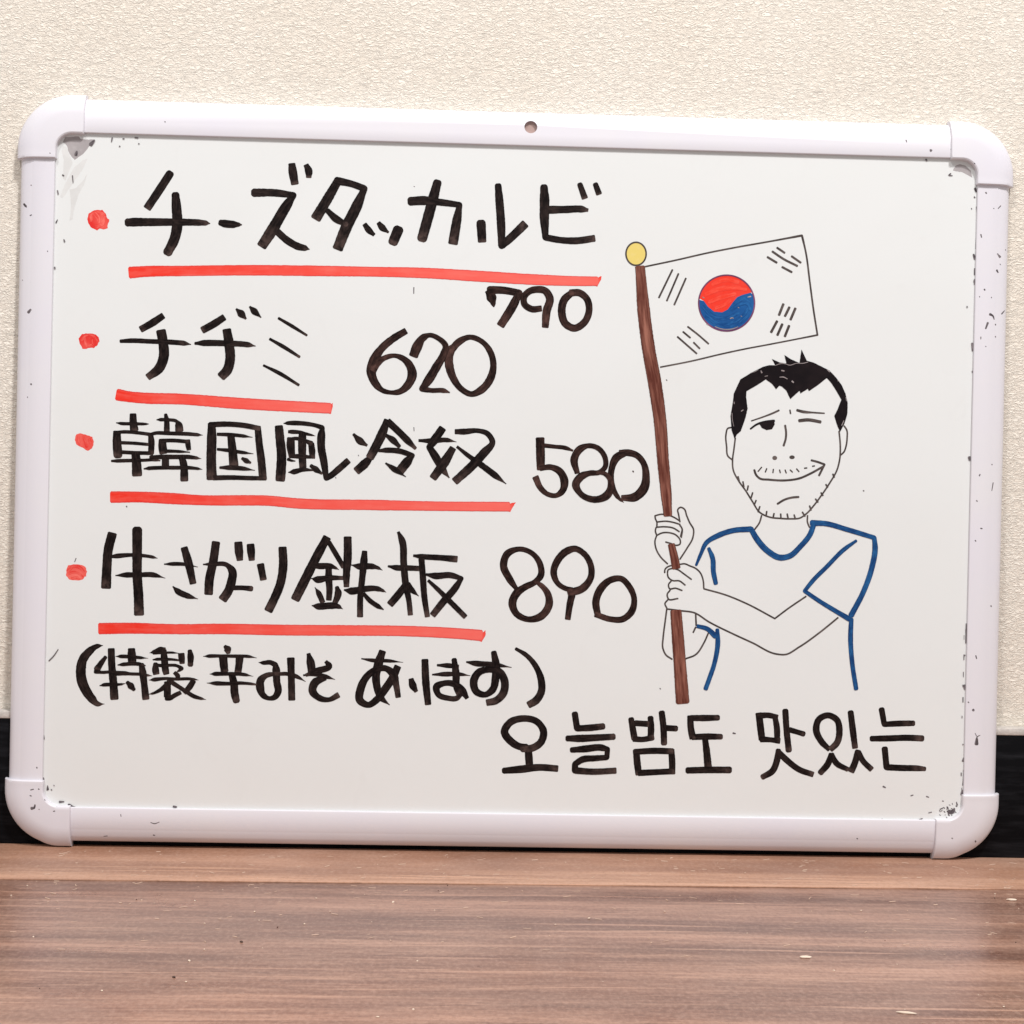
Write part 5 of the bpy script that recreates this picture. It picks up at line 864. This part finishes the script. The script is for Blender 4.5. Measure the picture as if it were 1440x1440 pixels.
class Marks:
    """collects ink ribbons and filled shapes lying on the board (millimetres)"""
    def __init__(self, z=PZ, lift=0.03):
        self.bm = bmesh.new()
        self.uv = self.bm.loops.layers.uv.new('stroke'); self.t = self.bm.loops.layers.uv.new('progress')
        self.z = z; self.k = lift
    def face(self, vs, uvs, ts):
        f = self.bm.faces.new(vs)
        for lp, a, b in zip(f.loops, uvs, ts): lp[self.uv].uv = a; lp[self.t].uv = b
        if f.calc_area() > 0 and f.normal.z < 0: pass
        return f
    def ribbon(self, P, caps, sd, t0, t1, u0):
        # P: list of (x,y,w)
        self.k += 0.006
        n = len(P); pts = [Vector((p[0], p[1])) for p in P]
        L = [0.0]
        for i in range(1, n): L.append(L[-1] + (pts[i] - pts[i-1]).length)
        tot = max(L[-1], 1e-6)
        rows = []
        def tan(i):
            d = pts[min(i+1, n-1)] - pts[max(i-1, 0)]
            return d.normalized() if d.length > 1e-7 else Vector((1, 0))
        def add(c, d, w, l):
            nrm = Vector((-d.y, d.x))
            z = (self.z + self.k + 0.0004 * len(rows)) * mm
            wob = 1 + 0.05 * mnoise.noise(Vector((c.x * 0.9, c.y * 0.9, sd)))
            w2 = max((w + (0.13 if w > 1.2 else 0)) * wob, 0.02) / 2
            wa = w2 + 0.03 * mnoise.noise(Vector((c.x * 2.3, c.y * 2.3, 3 + sd))) * min(1, w2)
            wb = w2 + 0.03 * mnoise.noise(Vector((c.x * 2.3, c.y * 2.3, 9 + sd))) * min(1, w2)
            row = []
            for q, off in ((0.0, -wa), (0.15, -wa * 0.7), (0.5, 0), (0.85, wb * 0.7), (1.0, wb)):
                p = c + nrm * off
                row.append((self.bm.verts.new((p.x * mm, p.y * mm, z)), (u0 + l, q), (t0 + (t1 - t0) * min(max(l / tot, 0), 1), sd)))
            rows.append(row)
        if caps[0] == 'r':
            d = tan(0); w = P[0][2]; r = w * 0.42
            for a in (0.12, 0.42, 0.78): add(pts[0] - d * r * (1 - a), d, w * math.sqrt(max(0, 1 - (1 - a) ** 2)), -r * (1 - a))
        sb = 0.10
        if caps[0] == 'b' and t0 == 0.0: add(pts[0] - tan(0) * P[0][2] * sb, tan(0), P[0][2] * 0.74, -P[0][2] * sb)
        for i in range(n): add(pts[i], tan(i), P[i][2], L[i])
        if caps[1] == 'b' and t1 == 1.0: add(pts[-1] + tan(n-1) * P[-1][2] * sb, tan(n-1), P[-1][2] * 0.74, tot + P[-1][2] * sb)
        if caps[1] == 'r':
            d = tan(n-1); w = P[-1][2]; r = w * 0.42
            for a in (0.78, 0.42, 0.12): add(pts[-1] + d * r * (1 - a), d, w * math.sqrt(max(0, 1 - (1 - a) ** 2)), tot + r * (1 - a))
        for i in range(len(rows) - 1):
            for j in range(4):
                q = (rows[i][j], rows[i+1][j], rows[i+1][j+1], rows[i][j+1])
                try: self.face([e[0] for e in q], [e[1] for e in q], [e[2] for e in q])
                except ValueError: pass
    def stroke(self, caps, row):
        sd = random.random()
        # split at sharp corners
        segs = [[]]
        for p in row:
            segs[-1].append(p[:3])
            if len(p) > 3: segs.append([p[:3]])
        segs = [s for s in segs if len(s) > 1]
        ns = len(segs); u = 0
        for i, s in enumerate(segs):
            P = self.smooth(s)
            cs = (caps[0] if i == 0 else 'b') + (caps[1] if i == ns - 1 else 'b')
            self.ribbon(P, cs, sd, i / ns, (i + 1) / ns, u)
            u += 20
            if i < ns - 1:
                c = s[-1]; self.disc(c[0], c[1], c[2] * 0.49, (i + 1) / ns, sd, u)
    def disc(self, x, y, r, t, sd, u):
        self.k += 0.006; z = (self.z + self.k) * mm; n = 16
        vs = []
        for i in range(n):
            a = 2 * math.pi * i / n
            vs.append(self.bm.verts.new(((x + r * math.cos(a)) * mm, (y + r * math.sin(a)) * mm, z)))
        self.face(vs, [(u, 0.5)] * n, [(min(t, 0.5), sd)] * n)
    @staticmethod
    def smooth(s):
        if len(s) == 2:
            a, b = s; d = math.hypot(a[0]-b[0], a[1]-b[1]); m = max(2, int(d / 1.0))
            return [tuple(a[k] + (b[k] - a[k]) * i / m for k in range(3)) for i in range(m + 1)]
        out = []
        Q = [[2*s[0][k] - s[1][k] for k in range(2)] + [s[0][2]]] + s + [[2*s[-1][k] - s[-2][k] for k in range(2)] + [s[-1][2]]]
        if abs(s[0][0]-s[-1][0]) + abs(s[0][1]-s[-1][1]) < 0.05: Q[0] = s[-2]; Q[-1] = s[1]
        for i in range(1, len(Q) - 2):
            p0, p1, p2, p3 = Q[i-1], Q[i], Q[i+1], Q[i+2]
            d = math.hypot(p1[0]-p2[0], p1[1]-p2[1]); m = max(2, min(24, int(d / 0.7)))
            # tangents limited to segment length, so uneven spacing does not loop
            l0 = max(math.hypot(p1[0]-p0[0], p1[1]-p0[1]), 1e-3); l2 = max(math.hypot(p3[0]-p2[0], p3[1]-p2[1]), 1e-3)
            T1 = [((p1[k]-p0[k]) / l0 * d + (p2[k]-p1[k]) / max(d,1e-3) * l0) / (l0 + d) * d for k in range(2)]
            T2 = [((p2[k]-p1[k]) / max(d,1e-3) * l2 + (p3[k]-p2[k]) / l2 * d) / (l2 + d) * d for k in range(2)]
            for j in range(m + (i == len(Q) - 3)):
                t = j / m; a = 2*t**3 - 3*t**2 + 1; b = t**3 - 2*t**2 + t; c = -2*t**3 + 3*t**2; e = t**3 - t**2
                out.append((a*p1[0] + b*T1[0] + c*p2[0] + e*T2[0], a*p1[1] + b*T1[1] + c*p2[1] + e*T2[1], p1[2] + (p2[2]-p1[2]) * (t*t*(3-2*t))))
        return out
    def poly(self, P, jag=0.0):
        self.k += 0.006; z = (self.z + self.k) * mm; sd = random.random()
        pts = []
        n = len(P)
        for i in range(n):
            a, b = P[i], P[(i+1) % n]
            m = max(1, int(math.hypot(a[0]-b[0], a[1]-b[1]) / 0.9)) if jag else 1
            for j in range(m):
                t = j / m; x = a[0]+(b[0]-a[0])*t; y = a[1]+(b[1]-a[1])*t
                pts.append((x + jag * mnoise.noise(Vector((x*1.7, y*1.7, 5))), y + jag * mnoise.noise(Vector((x*1.7, y*1.7, 11)))))
        vs = [self.bm.verts.new((x * mm, y * mm, z)) for x, y in pts]
        f = self.bm.faces.new(vs)
        r = bmesh.ops.triangulate(self.bm, faces=[f], ngon_method='EAR_CLIP')
        for g in r['faces']:
            for lp in g.loops:
                lp[self.uv].uv = (0.0, 0.5); lp[self.t].uv = (0.3, sd)
    def done(self, name, mat, parent, **props):
        bmesh.ops.remove_doubles(self.bm, verts=self.bm.verts, dist=1e-9)
        for f in self.bm.faces:
            f.normal_update()
            if f.normal.z < 0: f.normal_flip()
        return mesh_obj(name, self.bm, mat, parent, smooth=0, **props)

def group(name, label=None):
    o = bpy.data.objects.new(name, None); o.empty_display_size = 0.01
    col.objects.link(o); o.parent = board
    if label: o['label'] = label
    return o

for part, label, mat, chars in DATA['lines']:
    g = group(part, label)
    for i, (nm_, lb, sts) in enumerate(chars):
        m = Marks(lift=0.03 + 0.09 * (i % 2))
        for caps, row in sts: m.stroke(caps, row)
        m.done(nm_, 'price_ink' if part == 'price' else mat, g)
for name, label, sts in DATA['red']:
    m = Marks()
    for caps, row in sts: m.stroke(caps, row)
    m.done(name, 'red_ink', board, label=label)
for name, label, P, sts in DATA['bullets']:
    m = Marks(); m.poly(P, 0.5)
    for caps, row in sts: m.stroke(caps, row)
    m.done(name, 'bullet_red', board, label=label)
man = group('man_drawing', 'line drawing of a winking man with black hair in a blue-edged shirt')
for i, (name, label, mat, sts, polys) in enumerate(DATA['man']):
    m = Marks(lift={'hair_ink': 0.16, 'gap_ink': 0.21}.get(mat, 0.03 + 0.01 * (i % 6)))
    for P in polys: m.poly(P, 0.12 if mat == 'hair_ink' else 0.0)
    for caps, row in sts: m.stroke(caps, row)
    m.done(name, mat, man, label=label)
for name, label, sts in DATA['blue']:
    m = Marks(lift=0.2)
    for caps, row in sts: m.stroke(caps, row)
    m.done(name, 'blue_ink', man, label=label)
flag = group('flag_drawing', 'drawn flag with a red and blue disc and four trigrams on a brown pole')
for i, (name, label, mat, sts, polys) in enumerate(DATA['flag']):
    m = Marks(lift={'disc_outline': 0.12, 'finial_outline': 0.12, 'disc_scribble': 0.07, 'disc_gap': 0.12}.get(name, 0.03))
    for P in polys: m.poly(P)
    for caps, row in sts: m.stroke(caps, row)
    m.done(name, mat, flag, label=label)
for caps, row in DATA['pole']:
    m = Marks(lift=0.14); m.stroke(caps, row)
    m.done('flagpole', 'brown_ink', flag)
def interp(tab, s):
    for (a, za), (b, zb) in zip(tab, tab[1:]):
        if a <= s <= b: return za + (zb - za) * (s - a) / max(b - a, 1e-6)
    return tab[-1][1]
def rr_dist(x, y, off, R):
    # distance inside a rounded rectangle inset by off
    px = abs(x - W/2) - (W/2 - off - R); py = abs(y - H/2) - (H/2 - off - R)
    return R - math.hypot(max(px, 0), max(py, 0)) if px > 0 or py > 0 else R - max(px, py)
def frame_height(x, y, on_cap):
    if not on_cap:
        d = min(x, W - x, y, H - y)
        return interp([(s, z) for s, z in reversed(PROF[1:14])], d) if d < RW - 0.3 else 0.0
    do = max(rr_dist(x, y, -2.2, 33.5), 0); di = max(-rr_dist(x, y, RW + 0.9, 9.5), 0)
    return interp(CP[2:14], di / max(do + di, 1e-6))
g = group('dry_marker_specks', 'small dark specks and scuffs on the panel edge and frame')
for z, sts in DATA['specks']:
    m = Marks(z=z, lift=0.02)
    for caps, row in sts:
        m.stroke(caps, row)
    if z > -1:
        for v in m.bm.verts: v.co.z = (frame_height(v.co.x / mm, v.co.y / mm, z > 1) + 0.04) * mm
    m.done('speck', 'speck_ink', g, kind='stuff')
g = group('scraped_corner', 'greyish scraped patches inside the top left corner')
for i, P in enumerate(DATA['grey']):
    m = Marks(lift=0.004 * i); m.poly(P, 0.35)
    m.done('scrape', 'scrape_grey' if i in (0, 4) else 'scrape_pale', g)

# ------------------------------------------------------------------ crumbs on the tabletop
MAT['crumb'] = N('pale_crumb').set(color=C(0.75, 0.62, 0.5), rough=0.8)
MAT['crumb_dark'] = N('dark_crumb').set(color=C(0.07, 0.04, 0.03), rough=0.8)
MAT['dust'] = N('pale_dust').set(color=C(0.60, 0.43, 0.33), rough=0.9)
def lump(bm, x, y, z, rx, ry, rz, rot=0.0, sub=1, seed=0):
    r = bmesh.ops.create_icosphere(bm, subdivisions=sub, radius=1.0)
    M = Matrix.Translation((x, y, z)) @ Matrix.Rotation(rot, 4, 'Z') @ Matrix.Diagonal((rx, ry, rz, 1))
    for v in r['verts']:
        v.co *= 1 + 0.35 * mnoise.noise(v.co * 1.9 + Vector((seed * 3.1, 0, 0)))
        v.co = M @ v.co
TZ = -0.0006
for x, y, rx, ry, rot, mat, lab in (
    (0.4398, -0.2034, 0.0030, 0.0014, 0.05, 'crumb', 'pale brown flake lying mid-table right of centre'),
    (0.4673, -0.2861, 0.0042, 0.0007, -0.25, 'crumb', 'pale thin sliver near the bottom right'),
    (0.5797, -0.0885, 0.0030, 0.0012, -0.05, 'crumb', 'whitish flake at the far right behind the corner of the board')):
    bm = bmesh.new(); lump(bm, x, y, TZ + 0.0004, rx, ry, 0.0006, rot, 2, x * 10)
    o_ = mesh_obj('crumb', bm, mat, smooth=60)
    o_['label'] = lab; o_['category'] = 'crumb'; o_['group'] = 'crumbs on the tabletop'
for mat, nn, nm_ in (('crumb', 60, 'crumbs'), ('crumb_dark', 14, 'dark_grit')):
    bm = bmesh.new()
    for i in range(nn):
        x = random.uniform(-0.02, 0.63); y = -0.07 - 0.26 * random.random() ** 1.2
        s = random.uniform(0.0002, 0.00055) * (1.5 if random.random() < 0.15 else 1)
        lump(bm, x, y, TZ + s * 0.4, s * random.uniform(1, 1.8), s, s * 0.7, random.uniform(0, 3), 1, i)
    mesh_obj(nm_, bm, mat, smooth=60, kind='stuff', label='scattered %s on the tabletop' % ('pale crumbs' if mat == 'crumb' else 'dark grit'))
bm = bmesh.new()
for i in range(330):
    strip = random.random() < 0.5
    x = random.uniform(-0.03, 0.66)
    y = random.uniform(-0.066, -0.001) if strip else -0.075 - 0.13 * random.random() ** 1.5
    z = 0.0 if strip else TZ
    if i % 3: x = -0.02 + 0.66 * ((i * 7) % 11) / 11 + random.gauss(0, 0.018)
    a = random.gauss(0.1, 0.7); l = random.uniform(0.0006, 0.0050); w = random.uniform(0.00012, 0.00042)
    bend = random.uniform(-0.6, 0.6); pv = None
    for s in range(4):
        aa = a + bend * s / 3
        p = Vector((x, y, z + 0.00012)); nrm = Vector((-math.sin(aa), math.cos(aa), 0)) * w * (1 - abs(s - 1.5) / 3)
        cur = (bm.verts.new(p - nrm), bm.verts.new(p + Vector((0, 0, w * 0.6))), bm.verts.new(p + nrm))
        if pv:
            bm.faces.new([pv[0], cur[0], cur[1], pv[1]]); bm.faces.new([pv[1], cur[1], cur[2], pv[2]])
        pv = cur
        x += math.cos(aa) * l / 3; y += math.sin(aa) * l / 3
        if not strip and y > -0.074: y = -0.0745
mesh_obj('dust_fibres', bm, 'dust', smooth=0, kind='stuff', label='fine pale fibres and dust along the back of the tabletop')
